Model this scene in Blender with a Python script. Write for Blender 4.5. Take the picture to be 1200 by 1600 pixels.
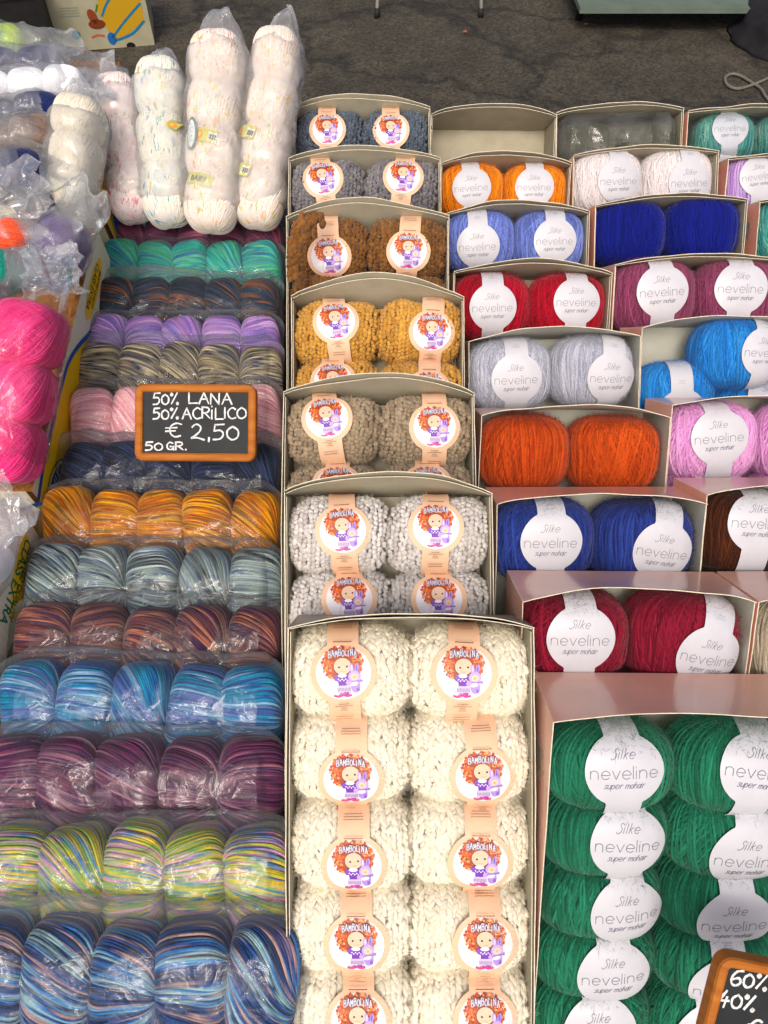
import bpy, math, random
import numpy as np
from mathutils import Matrix, Vector, noise as mnoise

SC = bpy.context.scene
for o in list(bpy.data.objects):
    bpy.data.objects.remove(o)
COL = SC.collection
R = math.radians

# ------------------------------------------------------------------ camera, sky, sun, exposure
PITCH = 52.0
CAM = Vector((0, 0, 1.65))
cd = bpy.data.cameras.new('camera'); cam = bpy.data.objects.new('camera', cd); COL.objects.link(cam)
cam.location = CAM; cam.rotation_euler = (R(90 - PITCH), 0, 0)
cd.sensor_fit = 'VERTICAL'; cd.sensor_height = 32; cd.lens = 24
cd.clip_start = 0.01; cd.clip_end = 400
SC.camera = cam
SC.render.resolution_x = 768; SC.render.resolution_y = 1024

world = bpy.data.worlds.new('World'); SC.world = world; world.use_nodes = True
wn = world.node_tree
for n in list(wn.nodes): wn.nodes.remove(n)
sky = wn.nodes.new('ShaderNodeTexSky'); sky.sky_type = 'NISHITA'; sky.sun_disc = False
SUN_EL, SUN_AZ = 48.0, 190.0            # azimuth clockwise from +Y
sky.sun_elevation = R(SUN_EL); sky.sun_rotation = R(SUN_AZ)
sky.air_density = 0.7; sky.dust_density = 8.0; sky.ozone_density = 0.6
bg = wn.nodes.new('ShaderNodeBackground'); bg.inputs[1].default_value = 0.15
wo = wn.nodes.new('ShaderNodeOutputWorld')
wn.links.new(sky.outputs[0], bg.inputs[0]); wn.links.new(bg.outputs[0], wo.inputs[0])
sd = bpy.data.lights.new('sun', 'SUN'); sd.energy = 0.85; sd.angle = R(14); sd.color = (1.0, 0.94, 0.86)
sun = bpy.data.objects.new('sun', sd); COL.objects.link(sun)
v = Vector((math.sin(R(SUN_AZ)) * math.cos(R(SUN_EL)), math.cos(R(SUN_AZ)) * math.cos(R(SUN_EL)), math.sin(R(SUN_EL))))
sun.rotation_euler = v.to_track_quat('Z', 'Y').to_euler()
SC.view_settings.view_transform = 'Standard'; SC.view_settings.look = 'None'
SC.view_settings.exposure = 0.1; SC.view_settings.gamma = 1.0
SC.view_settings.use_curve_mapping = False
SC.render.engine = 'CYCLES'
SC.cycles.transparent_max_bounces = 32
SC.cycles.max_bounces = 12; SC.cycles.diffuse_bounces = 8
SC.cycles.use_denoising = True

# ------------------------------------------------------------------ frames
sP, cP = math.sin(R(PITCH)), math.cos(R(PITCH))
DV = Vector((0, -sP, -cP)); FV = Vector((0, cP, -sP)); XV = Vector((1, 0, 0))
FPX = 1200.0
def stall(x, d, z): return CAM + XV * x + DV * d + FV * z
def at(px, py, z): return stall((px - 600) * z / FPX, (py - 800) * z / FPX, z)
def at_wall(px, py, X):                       # where a sight line meets the vertical plane x = X
    z = X * FPX / (px - 600.0); return at(px, py, z)
def frame(origin, tilt=0.0, roll=0.0, yaw=0.0):
    t = R(tilt)
    U = -DV * math.cos(t) - FV * math.sin(t)
    N = -FV * math.cos(t) + DV * math.sin(t)
    m = Matrix(((XV.x, U.x, N.x, origin.x), (XV.y, U.y, N.y, origin.y), (XV.z, U.z, N.z, origin.z), (0, 0, 0, 1)))
    return m @ Matrix.Rotation(R(roll), 4, 'Z') @ Matrix.Rotation(R(yaw), 4, 'Y')

# ------------------------------------------------------------------ object helpers
def nz3(x, y, z): return mnoise.noise(Vector((x, y, z)))
def tag(o, label=None, cat=None, group=None, kind=None):
    if label: o['label'] = label
    if cat: o['category'] = cat
    if group: o['group'] = group
    if kind: o['kind'] = kind
    return o
def link(o, parent=None):
    COL.objects.link(o)
    if parent is not None: o.parent = parent
    return o
def empty(name, mat4):
    o = bpy.data.objects.new(name, None); o.empty_display_size = 0.02
    COL.objects.link(o); o.matrix_world = mat4; return o
def mesh_np(name, V, F, mats=(), mi=None, smooth=True, attrs=None, cols=None):
    me = bpy.data.meshes.new(name)
    V = np.asarray(V, dtype=np.float32).reshape(-1, 3)
    if isinstance(F, np.ndarray):
        nf, k = F.shape
        me.vertices.add(len(V)); me.vertices.foreach_set('co', V.ravel())
        me.loops.add(nf * k); me.loops.foreach_set('vertex_index', F.astype(np.int32).ravel())
        me.polygons.add(nf); me.polygons.foreach_set('loop_start', np.arange(0, nf * k, k, dtype=np.int32))
        me.update(calc_edges=True)
    else:
        me.from_pydata(V.tolist(), [], F); me.update()
    for m in mats: me.materials.append(m)
    if mi is not None: me.polygons.foreach_set('material_index', np.asarray(mi, dtype=np.int32))
    me.polygons.foreach_set('use_smooth', np.full(len(me.polygons), smooth, dtype=bool))
    if attrs:
        for k_, a in attrs.items():
            at_ = me.attributes.new(k_, 'FLOAT', 'POINT'); at_.data.foreach_set('value', np.asarray(a, dtype=np.float32))
    if cols is not None:
        ca = me.attributes.new('Col', 'FLOAT_COLOR', 'POINT'); ca.data.foreach_set('color', np.asarray(cols, dtype=np.float32).ravel())
    me.validate()
    return me
def obj(name, me, parent=None, mat=None, mw=None):
    o = bpy.data.objects.new(name, me); COL.objects.link(o)
    if parent is not None: o.parent = parent
    if mat is not None:
        if not me.materials: me.materials.append(mat)
        o.material_slots[0].link = 'OBJECT'; o.material_slots[0].material = mat
    if mw is not None: o.matrix_world = mw
    return o
def grid_faces(nu, nv, base=0, wrap=False):
    i, j = np.meshgrid(np.arange(nu - 1), np.arange(nv if wrap else nv - 1), indexing='ij')
    a = i * nv + j; b = i * nv + (j + 1) % nv; c = (i + 1) * nv + (j + 1) % nv; d = (i + 1) * nv + j
    return (np.stack([a, b, c, d], -1).reshape(-1, 4) + base)
class MB:
    def __init__(s): s.V = []; s.F = []; s.M = []
    def add(s, V, F, m=0):
        b = len(s.V); s.V += [tuple(v) for v in V]; s.F += [tuple(i + b for i in f) for f in F]; s.M += [m] * len(F)
    def box(s, c, h, m=0, mat=None):
        V = [Vector((c[0] + x * h[0], c[1] + y * h[1], c[2] + z * h[2])) for x in (-1, 1) for y in (-1, 1) for z in (-1, 1)]
        if mat is not None: V = [mat @ p for p in V]
        s.add(V, [(0, 1, 3, 2), (4, 6, 7, 5), (0, 4, 5, 1), (2, 3, 7, 6), (0, 2, 6, 4), (1, 5, 7, 3)], m)
    def tube(s, pts, r, n=8, m=0, cap=True):
        b = len(s.V); pts = [Vector(p) for p in pts]; k = len(pts)
        rs = r if isinstance(r, (list, tuple)) else [r] * k
        up = Vector((0.13, 0.31, 0.94))
        V = []
        for i, p in enumerate(pts):
            t = (pts[min(i + 1, k - 1)] - pts[max(i - 1, 0)]).normalized()
            a = t.cross(up).normalized(); c = t.cross(a)
            V += [p + (a * math.cos(2 * math.pi * q / n) + c * math.sin(2 * math.pi * q / n)) * rs[i] for q in range(n)]
        F = [(i * n + q, i * n + (q + 1) % n, (i + 1) * n + (q + 1) % n, (i + 1) * n + q) for i in range(k - 1) for q in range(n)]
        if cap: F += [tuple(range(n))[::-1], tuple((k - 1) * n + q for q in range(n))]
        s.add(V, F, m)
    def mesh(s, name, mats, smooth=False):
        me = bpy.data.meshes.new(name); me.from_pydata(s.V, [], s.F); me.update()
        for m in mats: me.materials.append(m)
        me.polygons.foreach_set('material_index', s.M)
        me.polygons.foreach_set('use_smooth', [smooth] * len(s.F)); return me

# ------------------------------------------------------------------ materials
def newmat(name):
    m = bpy.data.materials.new(name); m.use_nodes = True; nt = m.node_tree
    return m, nt, nt.nodes['Principled BSDF']
def lin(c):
    return tuple(((x / 12.92) if x <= 0.04045 else ((x + 0.055) / 1.055) ** 2.4) for x in c)
def hexc(h):
    return lin(tuple(int(h[i:i + 2], 16) / 255 for i in (0, 2, 4)))
def nd(nt, t, **k):
    n = nt.nodes.new(t)
    for a, b in k.items(): setattr(n, a, b)
    return n
def noisy(name, c1, c2, scale=20, rough=0.8, bump=0.0, bscale=200, detail=4, spec=0.3, coat=0.0, stretch=None):
    m, nt, b = newmat(name)
    tc = nd(nt, 'ShaderNodeTexCoord'); mp = nd(nt, 'ShaderNodeMapping'); nt.links.new(tc.outputs['Object'], mp.inputs[0])
    if stretch: mp.inputs['Scale'].default_value = stretch
    n1 = nd(nt, 'ShaderNodeTexNoise'); n1.inputs['Scale'].default_value = scale; n1.inputs['Detail'].default_value = detail
    nt.links.new(mp.outputs[0], n1.inputs[0])
    mr = nd(nt, 'ShaderNodeMapRange'); mr.inputs[1].default_value = 0.3; mr.inputs[2].default_value = 0.7
    nt.links.new(n1.outputs[0], mr.inputs[0])
    mx = nd(nt, 'ShaderNodeMix', data_type='RGBA'); mx.inputs[6].default_value = (*c1, 1); mx.inputs[7].default_value = (*c2, 1)
    nt.links.new(mr.outputs[0], mx.inputs[0]); nt.links.new(mx.outputs[2], b.inputs['Base Color'])
    b.inputs['Roughness'].default_value = rough; b.inputs['Specular IOR Level'].default_value = spec
    b.inputs['Coat Weight'].default_value = coat; b.inputs['Coat Roughness'].default_value = 0.12
    if bump:
        n2 = nd(nt, 'ShaderNodeTexNoise'); n2.inputs['Scale'].default_value = bscale; n2.inputs['Detail'].default_value = 3
        nt.links.new(mp.outputs[0], n2.inputs[0])
        bp = nd(nt, 'ShaderNodeBump'); bp.inputs['Strength'].default_value = bump; bp.inputs['Distance'].default_value = 0.002
        nt.links.new(n2.outputs[0], bp.inputs['Height']); nt.links.new(bp.outputs[0], b.inputs['Normal'])
    return m
def yarn_mat(name, cols, freq=9.0, along=0.5, sheen=0.25, fuzz=0.0, tint=0.12, seed=0.0, strand=0.3, fleck=None, sss=0.0, bump=.5):
    """cols: the colours the yarn was dyed in, read by strand number and by place along the strand."""
    m, nt, b = newmat(name)
    a1 = nd(nt, 'ShaderNodeAttribute', attribute_name='sid'); a2 = nd(nt, 'ShaderNodeAttribute', attribute_name='al')
    oi = nd(nt, 'ShaderNodeObjectInfo')
    m1 = nd(nt, 'ShaderNodeMath', operation='MULTIPLY'); m1.inputs[1].default_value = freq; nt.links.new(a1.outputs['Fac'], m1.inputs[0])
    m2 = nd(nt, 'ShaderNodeMath', operation='MULTIPLY_ADD'); m2.inputs[1].default_value = 37.0
    nt.links.new(oi.outputs['Random'], m2.inputs[0]); nt.links.new(m1.outputs[0], m2.inputs[2])
    m3 = nd(nt, 'ShaderNodeMath', operation='MULTIPLY_ADD'); m3.inputs[1].default_value = along; m3.inputs[2].default_value = seed
    nt.links.new(a2.outputs['Fac'], m3.inputs[0])
    cx = nd(nt, 'ShaderNodeCombineXYZ'); nt.links.new(m2.outputs[0], cx.inputs[0]); nt.links.new(m3.outputs[0], cx.inputs[1])
    ns = nd(nt, 'ShaderNodeTexNoise'); ns.inputs['Scale'].default_value = 1.0; ns.inputs['Detail'].default_value = 2.0; ns.inputs['Roughness'].default_value = 0.6
    nt.links.new(cx.outputs[0], ns.inputs[0])
    mr = nd(nt, 'ShaderNodeMapRange'); mr.inputs[1].default_value = 0.27; mr.inputs[2].default_value = 0.73
    nt.links.new(ns.outputs[0], mr.inputs[0])
    cr = nd(nt, 'ShaderNodeValToRGB'); el = cr.color_ramp.elements
    k = len(cols)
    while len(el) < k: el.new(0.5)
    for i, c in enumerate(cols):
        el[i].position = i / max(1, k - 1); el[i].color = (*hexc(c), 1)
    if k >= 5:
        mu = nd(nt, 'ShaderNodeMath', operation='MULTIPLY'); mu.inputs[1].default_value = 2.7; nt.links.new(mr.outputs[0], mu.inputs[0])
        pp = nd(nt, 'ShaderNodeMath', operation='PINGPONG'); pp.inputs[1].default_value = 1.0; nt.links.new(mu.outputs[0], pp.inputs[0]); nt.links.new(pp.outputs[0], cr.inputs[0])
    else: nt.links.new(mr.outputs[0], cr.inputs[0])
    base_out = cr.outputs[0]
    if fleck:
        c2 = nd(nt, 'ShaderNodeCombineXYZ')
        for src, f_, slot in ((a1, 46.0, 0), (a2, 7.5, 1)):
            mm = nd(nt, 'ShaderNodeMath', operation='MULTIPLY_ADD'); mm.inputs[1].default_value = f_; nt.links.new(src.outputs['Fac'], mm.inputs[0]); nt.links.new(m2.outputs[0], mm.inputs[2]); nt.links.new(mm.outputs[0], c2.inputs[slot])
        nf = nd(nt, 'ShaderNodeTexNoise'); nf.inputs['Scale'].default_value = 1.0; nf.inputs['Detail'].default_value = 0; nt.links.new(c2.outputs[0], nf.inputs[0])
        mf_ = nd(nt, 'ShaderNodeMapRange'); mf_.inputs[1].default_value = .655; mf_.inputs[2].default_value = .70; nt.links.new(nf.outputs[0], mf_.inputs[0])
        nf2 = nd(nt, 'ShaderNodeTexNoise'); nf2.inputs['Scale'].default_value = .35; nt.links.new(c2.outputs[0], nf2.inputs[0])
        r2 = nd(nt, 'ShaderNodeValToRGB'); r2.color_ramp.interpolation = 'CONSTANT'; e2 = r2.color_ramp.elements
        while len(e2) < len(fleck): e2.new(.5)
        for i, c in enumerate(fleck): e2[i].position = 0 if i == 0 else .40 + .2 * (i - .5) / len(fleck) * 1.4; e2[i].color = (*hexc(c), 1)
        nt.links.new(nf2.outputs[0], r2.inputs[0])
        mxf = nd(nt, 'ShaderNodeMix', data_type='RGBA'); nt.links.new(mf_.outputs[0], mxf.inputs[0]); nt.links.new(cr.outputs[0], mxf.inputs[6]); nt.links.new(r2.outputs[0], mxf.inputs[7])
        base_out = mxf.outputs[2]
    # fibre-scale variation
    tc = nd(nt, 'ShaderNodeTexCoord'); n2 = nd(nt, 'ShaderNodeTexNoise'); n2.inputs['Scale'].default_value = 420; n2.inputs['Detail'].default_value = 2
    nt.links.new(tc.outputs['Object'], n2.inputs[0])
    mr2 = nd(nt, 'ShaderNodeMapRange'); mr2.inputs[1].default_value = 0.3; mr2.inputs[2].default_value = 0.7
    mr2.inputs[3].default_value = 1 - tint * 1.6; mr2.inputs[4].default_value = 1 + tint
    nt.links.new(n2.outputs[0], mr2.inputs[0])
    vm = nd(nt, 'ShaderNodeVectorMath', operation='SCALE'); nt.links.new(base_out, vm.inputs[0]); nt.links.new(mr2.outputs[0], vm.inputs['Scale'])
    fl = nd(nt, 'ShaderNodeMath', operation='MULTIPLY_ADD'); fl.inputs[1].default_value = 331.7; nt.links.new(a1.outputs['Fac'], fl.inputs[0]); nt.links.new(oi.outputs['Random'], fl.inputs[2])
    wnz = nd(nt, 'ShaderNodeTexWhiteNoise', noise_dimensions='1D'); nt.links.new(fl.outputs[0], wnz.inputs['W'])
    mr3 = nd(nt, 'ShaderNodeMapRange'); mr3.inputs[3].default_value = 1 - strand; mr3.inputs[4].default_value = 1 + strand * .45; nt.links.new(wnz.outputs[0], mr3.inputs[0])
    vm2 = nd(nt, 'ShaderNodeVectorMath', operation='SCALE'); nt.links.new(vm.outputs[0], vm2.inputs[0]); nt.links.new(mr3.outputs[0], vm2.inputs['Scale'])
    nt.links.new(vm2.outputs[0], b.inputs['Base Color'])
    b.inputs['Roughness'].default_value = 0.85; b.inputs['Specular IOR Level'].default_value = 0.15
    b.inputs['Sheen Weight'].default_value = sheen; b.inputs['Sheen Roughness'].default_value = 0.4
    b.inputs['Subsurface Weight'].default_value = sss; b.inputs['Subsurface Scale'].default_value = .016; b.inputs['Subsurface Radius'].default_value = (1, .9, .7)
    bp = nd(nt, 'ShaderNodeBump'); bp.inputs['Strength'].default_value = bump; bp.inputs['Distance'].default_value = 0.0008
    nt.links.new(n2.outputs[0], bp.inputs['Height']); nt.links.new(bp.outputs[0], b.inputs['Normal'])
    return m
def film_mat(name, milk=0.05, tint=(0.93, 0.95, 0.96), gain=0.45, bscale=34, bump=0.32, rough=.05):
    m = bpy.data.materials.new(name); m.use_nodes = True; nt = m.node_tree
    for n in list(nt.nodes): nt.nodes.remove(n)
    out = nd(nt, 'ShaderNodeOutputMaterial')
    tr = nd(nt, 'ShaderNodeBsdfTransparent'); tr.inputs[0].default_value = (*tint, 1)
    gl = nd(nt, 'ShaderNodeBsdfGlossy'); gl.inputs['Roughness'].default_value = rough; gl.inputs[0].default_value = (1, 1, 1, 1)
    df = nd(nt, 'ShaderNodeBsdfDiffuse'); df.inputs[0].default_value = (0.8, 0.82, 0.85, 1)
    tl = nd(nt, 'ShaderNodeBsdfTranslucent'); tl.inputs[0].default_value = (0.8, 0.82, 0.85, 1)
    dm = nd(nt, 'ShaderNodeMixShader'); dm.inputs[0].default_value = 0.4
    nt.links.new(df.outputs[0], dm.inputs[1]); nt.links.new(tl.outputs[0], dm.inputs[2])
    tc = nd(nt, 'ShaderNodeTexCoord')
    ns = nd(nt, 'ShaderNodeTexNoise'); ns.inputs['Scale'].default_value = bscale; ns.inputs['Detail'].default_value = 4; ns.inputs['Distortion'].default_value = 0.8
    nt.links.new(tc.outputs['Object'], ns.inputs[0])
    ab = nd(nt, 'ShaderNodeMath', operation='SUBTRACT'); ab.inputs[1].default_value = 0.5; nt.links.new(ns.outputs[0], ab.inputs[0])
    ab2 = nd(nt, 'ShaderNodeMath', operation='ABSOLUTE'); nt.links.new(ab.outputs[0], ab2.inputs[0])
    bp = nd(nt, 'ShaderNodeBump'); bp.inputs['Strength'].default_value = bump; bp.inputs['Distance'].default_value = 0.012
    nt.links.new(ab2.outputs[0], bp.inputs['Height'])
    fr = nd(nt, 'ShaderNodeFresnel'); fr.inputs[0].default_value = 1.5
    for n in (gl, fr): nt.links.new(bp.outputs[0], n.inputs['Normal'])
    fm = nd(nt, 'ShaderNodeMath', operation='MULTIPLY'); fm.inputs[1].default_value = gain; fm.use_clamp = True
    nt.links.new(fr.outputs[0], fm.inputs[0])
    m1 = nd(nt, 'ShaderNodeMixShader')
    mk = nd(nt, 'ShaderNodeMapRange'); mk.inputs[1].default_value = 0.3; mk.inputs[2].default_value = 0.7
    mk.inputs[3].default_value = milk * 0.5; mk.inputs[4].default_value = milk * 1.6
    n3 = nd(nt, 'ShaderNodeTexNoise'); n3.inputs['Scale'].default_value = 22; nt.links.new(tc.outputs['Object'], n3.inputs[0]); nt.links.new(n3.outputs[0], mk.inputs[0])
    at_ = nd(nt, 'ShaderNodeAttribute', attribute_name='mk'); sm = nd(nt, 'ShaderNodeMath', operation='ADD'); sm.use_clamp = True
    nt.links.new(mk.outputs[0], sm.inputs[0]); nt.links.new(at_.outputs['Fac'], sm.inputs[1]); nt.links.new(sm.outputs[0], m1.inputs[0])
    nt.links.new(tr.outputs[0], m1.inputs[1]); nt.links.new(dm.outputs[0], m1.inputs[2])
    m2 = nd(nt, 'ShaderNodeMixShader'); nt.links.new(fm.outputs[0], m2.inputs[0])
    nt.links.new(m1.outputs[0], m2.inputs[1]); nt.links.new(gl.outputs[0], m2.inputs[2])
    nt.links.new(m2.outputs[0], out.inputs[0])
    return m
def print_mat():
    m, nt, b = newmat('printed_ink')
    a = nd(nt, 'ShaderNodeAttribute', attribute_name='Col'); nt.links.new(a.outputs['Color'], b.inputs['Base Color'])
    b.inputs['Roughness'].default_value = 0.45; b.inputs['Specular IOR Level'].default_value = 0.35
    return m
INK = print_mat()
FILM = film_mat('clear_film', milk=0.010)
FILM_MILKY = film_mat('milky_film', milk=0.27, tint=(0.96, 0.96, 0.95), gain=0.6, bscale=30)
FILM_OLIVE = film_mat('olive_wrap', milk=.10, tint=(.80, .82, .70), gain=.5, bscale=18, bump=.25)
FILM_THICK = film_mat('creased_film', milk=0.20, gain=0.5, bscale=36, bump=0.3, rough=.08)
FILM_LOOSE = film_mat('loose_film', milk=0.24, gain=0.4, bscale=30, bump=0.15, rough=.16)
WHITE_LABEL = noisy('white_label_card', (0.50, 0.51, 0.56), (0.54, 0.55, 0.60), 60, rough=0.4, spec=0.5)
PEACH_LABEL = noisy('peach_label_card', (0.72, 0.45, 0.28), (0.76, 0.49, 0.32), 50, rough=0.5, spec=0.4)
CARD_IN = noisy('box_inside_card', (0.36, 0.33, 0.24), (0.43, 0.40, 0.30), 30, rough=0.75, bump=0.1)
CARD_EDGE = noisy('box_cut_edge', (0.55, 0.50, 0.38), (0.75, 0.70, 0.56), 160, rough=0.9)
CARD_TAUPE = noisy('box_taupe_sleeve', (0.27, 0.235, 0.18), (0.31, 0.27, 0.21), 25, rough=0.4, spec=0.5)
CARD_DARK = noisy('box_dark_lining', (0.03, 0.035, 0.03), (0.06, 0.06, 0.05), 40, rough=0.6)
CARD_PINK = noisy('box_pink_sleeve', (0.76, 0.40, 0.29), (0.81, 0.45, 0.34), 14, rough=0.28, spec=0.6, coat=0.3)
CARD_GREYIN = noisy('box_inside_grey_card', (0.45, 0.455, 0.385), (0.52, 0.525, 0.45), 30, rough=0.75, bump=0.1)

# ------------------------------------------------------------------ yarn shapes
def sup_r(D, a, b, c, e):
    return (np.abs(D[..., 0] / a) ** e + np.abs(D[..., 1] / b) ** e + np.abs(D[..., 2] / c) ** e) ** (-1 / e)
def ell_core(a, b, c, e, k=0.975, nu=20, nv=28):
    th = np.linspace(0.02, math.pi - 0.02, nu); ph = np.linspace(0, 2 * math.pi, nv, endpoint=False)
    T, P = np.meshgrid(th, ph, indexing='ij')
    D = np.stack([np.sin(T) * np.cos(P), np.cos(T), np.sin(T) * np.sin(P)], -1)
    V = D * (sup_r(D, a, b, c, e) * k)[..., None]
    return V.reshape(-1, 3), grid_faces(nu, nv, wrap=True)[:, ::-1]
def hairs(rng, pos, nor, L=(0.004, 0.010), w=0.00014, lift=0.5):
    n = len(pos)
    rnd = rng.normal(size=(n, 3)); tang = np.cross(nor, rnd); tang /= np.linalg.norm(tang, axis=1, keepdims=True) + 1e-9
    ln = rng.uniform(L[0], L[1], n)[:, None]
    curl = np.cross(nor, tang)
    k = rng.normal(size=(n, 1)) * 0.5
    pts = []
    for s in (0, 0.4, 0.75, 1.0):
        pts.append(pos + tang * ln * s * 0.8 + nor * ln * lift * s * (1.25 - s * rng.uniform(0.2, 0.9, (n, 1))) + curl * ln * k * s * s)
    V = []; ws = (1, 0.9, 0.7, 0.3)
    for p_, w_ in zip(pts, ws):
        V += [p_ - curl * w * w_, p_ + curl * w * w_]
    V = np.stack(V, 1).reshape(-1, 3)           # n,8
    base = (np.arange(n) * 8)[:, None]
    F = np.concatenate([base + np.array([[0, 1, 3, 2]]), base + np.array([[2, 3, 5, 4]]), base + np.array([[4, 5, 7, 6]])], 0)
    return V, F
def wind_mesh(name, a, b, c, e=2.5, layers=((0, 0),), n=100, seg=22, rs=0.0014, seed=1, zcut=-0.35, swirl=0.0,
              nh=0, hl=(0.004, 0.010), hw=0.00014, base='x', jit=0.35, lift=.5, dr=.05):
    """a wound ball: strands run from pole to pole over a rounded block; layers = (turn about z, turn about y) of the pole axis"""
    rng = np.random.default_rng(seed)
    Vs, Fs, S, A = [], [], [], []; off = 0
    Vc, Fc = ell_core(a, b, c, e); Vs.append(Vc); Fs.append(Fc); off = len(Vc)
    S.append(rng.uniform(0.4, 0.6, len(Vc)) * 0 + 0.5); A.append(np.full(len(Vc), 0.5))
    SP, SN = [], []
    for li, (rz, ry) in enumerate(layers):
        ax = np.array([1.0, 0, 0]) if base == 'x' else np.array([0, 1.0, 0])
        M = np.array((Matrix.Rotation(R(rz), 3, 'Z') @ Matrix.Rotation(R(ry), 3, 'Y' if base == 'x' else 'X')))
        Aax = M @ ax; B1 = M @ np.array([0, 0, 1.0]); B2 = np.cross(Aax, B1)
        idx = np.arange(n); ph = 2 * np.pi * (idx + rng.uniform(-jit, jit, n)) / n
        t = np.linspace(0.10, math.pi - 0.10, seg)
        drift = rng.normal(0, dr, n)
        PH = ph[:, None] + swirl * np.cos(t)[None, :] + drift[:, None] * np.sin(2 * t + rng.uniform(0, 6, n)[:, None])
        keepdir = Aax * 0 + (B1[None] * np.cos(ph)[:, None] + B2[None] * np.sin(ph)[:, None])
        keep = keepdir[:, 2] > zcut
        PH = PH[keep]; idk = idx[keep]; m = len(idk)
        D = Aax[None, None] * np.cos(t)[None, :, None] + (B1 * np.cos(PH)[..., None] + B2 * np.sin(PH)[..., None]) * np.sin(t)[None, :, None]
        D /= np.linalg.norm(D, axis=-1, keepdims=True)
        r = sup_r(D, a, b, c, e) * (1.0 - 0.010 * (len(layers) - 1 - li) + rng.uniform(-0.008, 0.004, (m, 1)))
        P = D * r[..., None]
        Nn = np.stack([np.sign(P[..., i]) * np.abs(P[..., i] / q) ** (e - 1) / q for i, q in enumerate((a, b, c))], -1)
        Nn /= np.linalg.norm(Nn, axis=-1, keepdims=True) + 1e-9
        T = np.gradient(P, axis=1); T /= np.linalg.norm(T, axis=-1, keepdims=True) + 1e-9
        Sd = np.cross(T, Nn)
        rr = rs * rng.uniform(0.8, 1.25, (m, 1, 1)) * (0.45 + 0.55 * np.sin(t))[None, :, None]
        ring = [P + Sd * rr * math.sin(R(q)) * 1.15 + Nn * rr * math.cos(R(q)) for q in (-95, -35, 35, 95)]
        V = np.stack(ring, 2)                       # m,seg,4,3
        Vs.append(V.reshape(-1, 3))
        i0 = (np.arange(m)[:, None, None] * seg + np.arange(seg - 1)[None, :, None]) * 4 + np.arange(3)[None, None, :] + off
        Fs.append(np.stack([i0, i0 + 1, i0 + 5, i0 + 4], -1).reshape(-1, 4))
        S.append(np.repeat(idk / n + li * 0.37, seg * 4)); A.append(np.tile(np.repeat(t / math.pi, 4), m))
        off += m * seg * 4
        SP.append(P.reshape(-1, 3)); SN.append(Nn.reshape(-1, 3))
    if nh:
        SP = np.concatenate(SP); SN = np.concatenate(SN); ok_ = np.flatnonzero(SN[:, 2] < .80); k = ok_[rng.integers(0, len(ok_), nh)]
        V, F = hairs(rng, SP[k], SN[k], hl, hw, lift); Vs.append(V); Fs.append(F + off); off += len(V)
        S.append(np.full(len(V), 0.5)); A.append(np.full(len(V), 0.5))
    return mesh_np(name, np.concatenate(Vs), np.concatenate(Fs), attrs={'sid': np.concatenate(S), 'al': np.concatenate(A)})
def ico(sub=1):
    import bmesh
    bm = bmesh.new(); bmesh.ops.create_icosphere(bm, subdivisions=sub, radius=1)
    V = np.array([v.co[:] for v in bm.verts]); F = np.array([[v.index for v in f.verts] for f in bm.faces]); bm.free()
    return V, F
IV, IF = ico(2)
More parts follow.
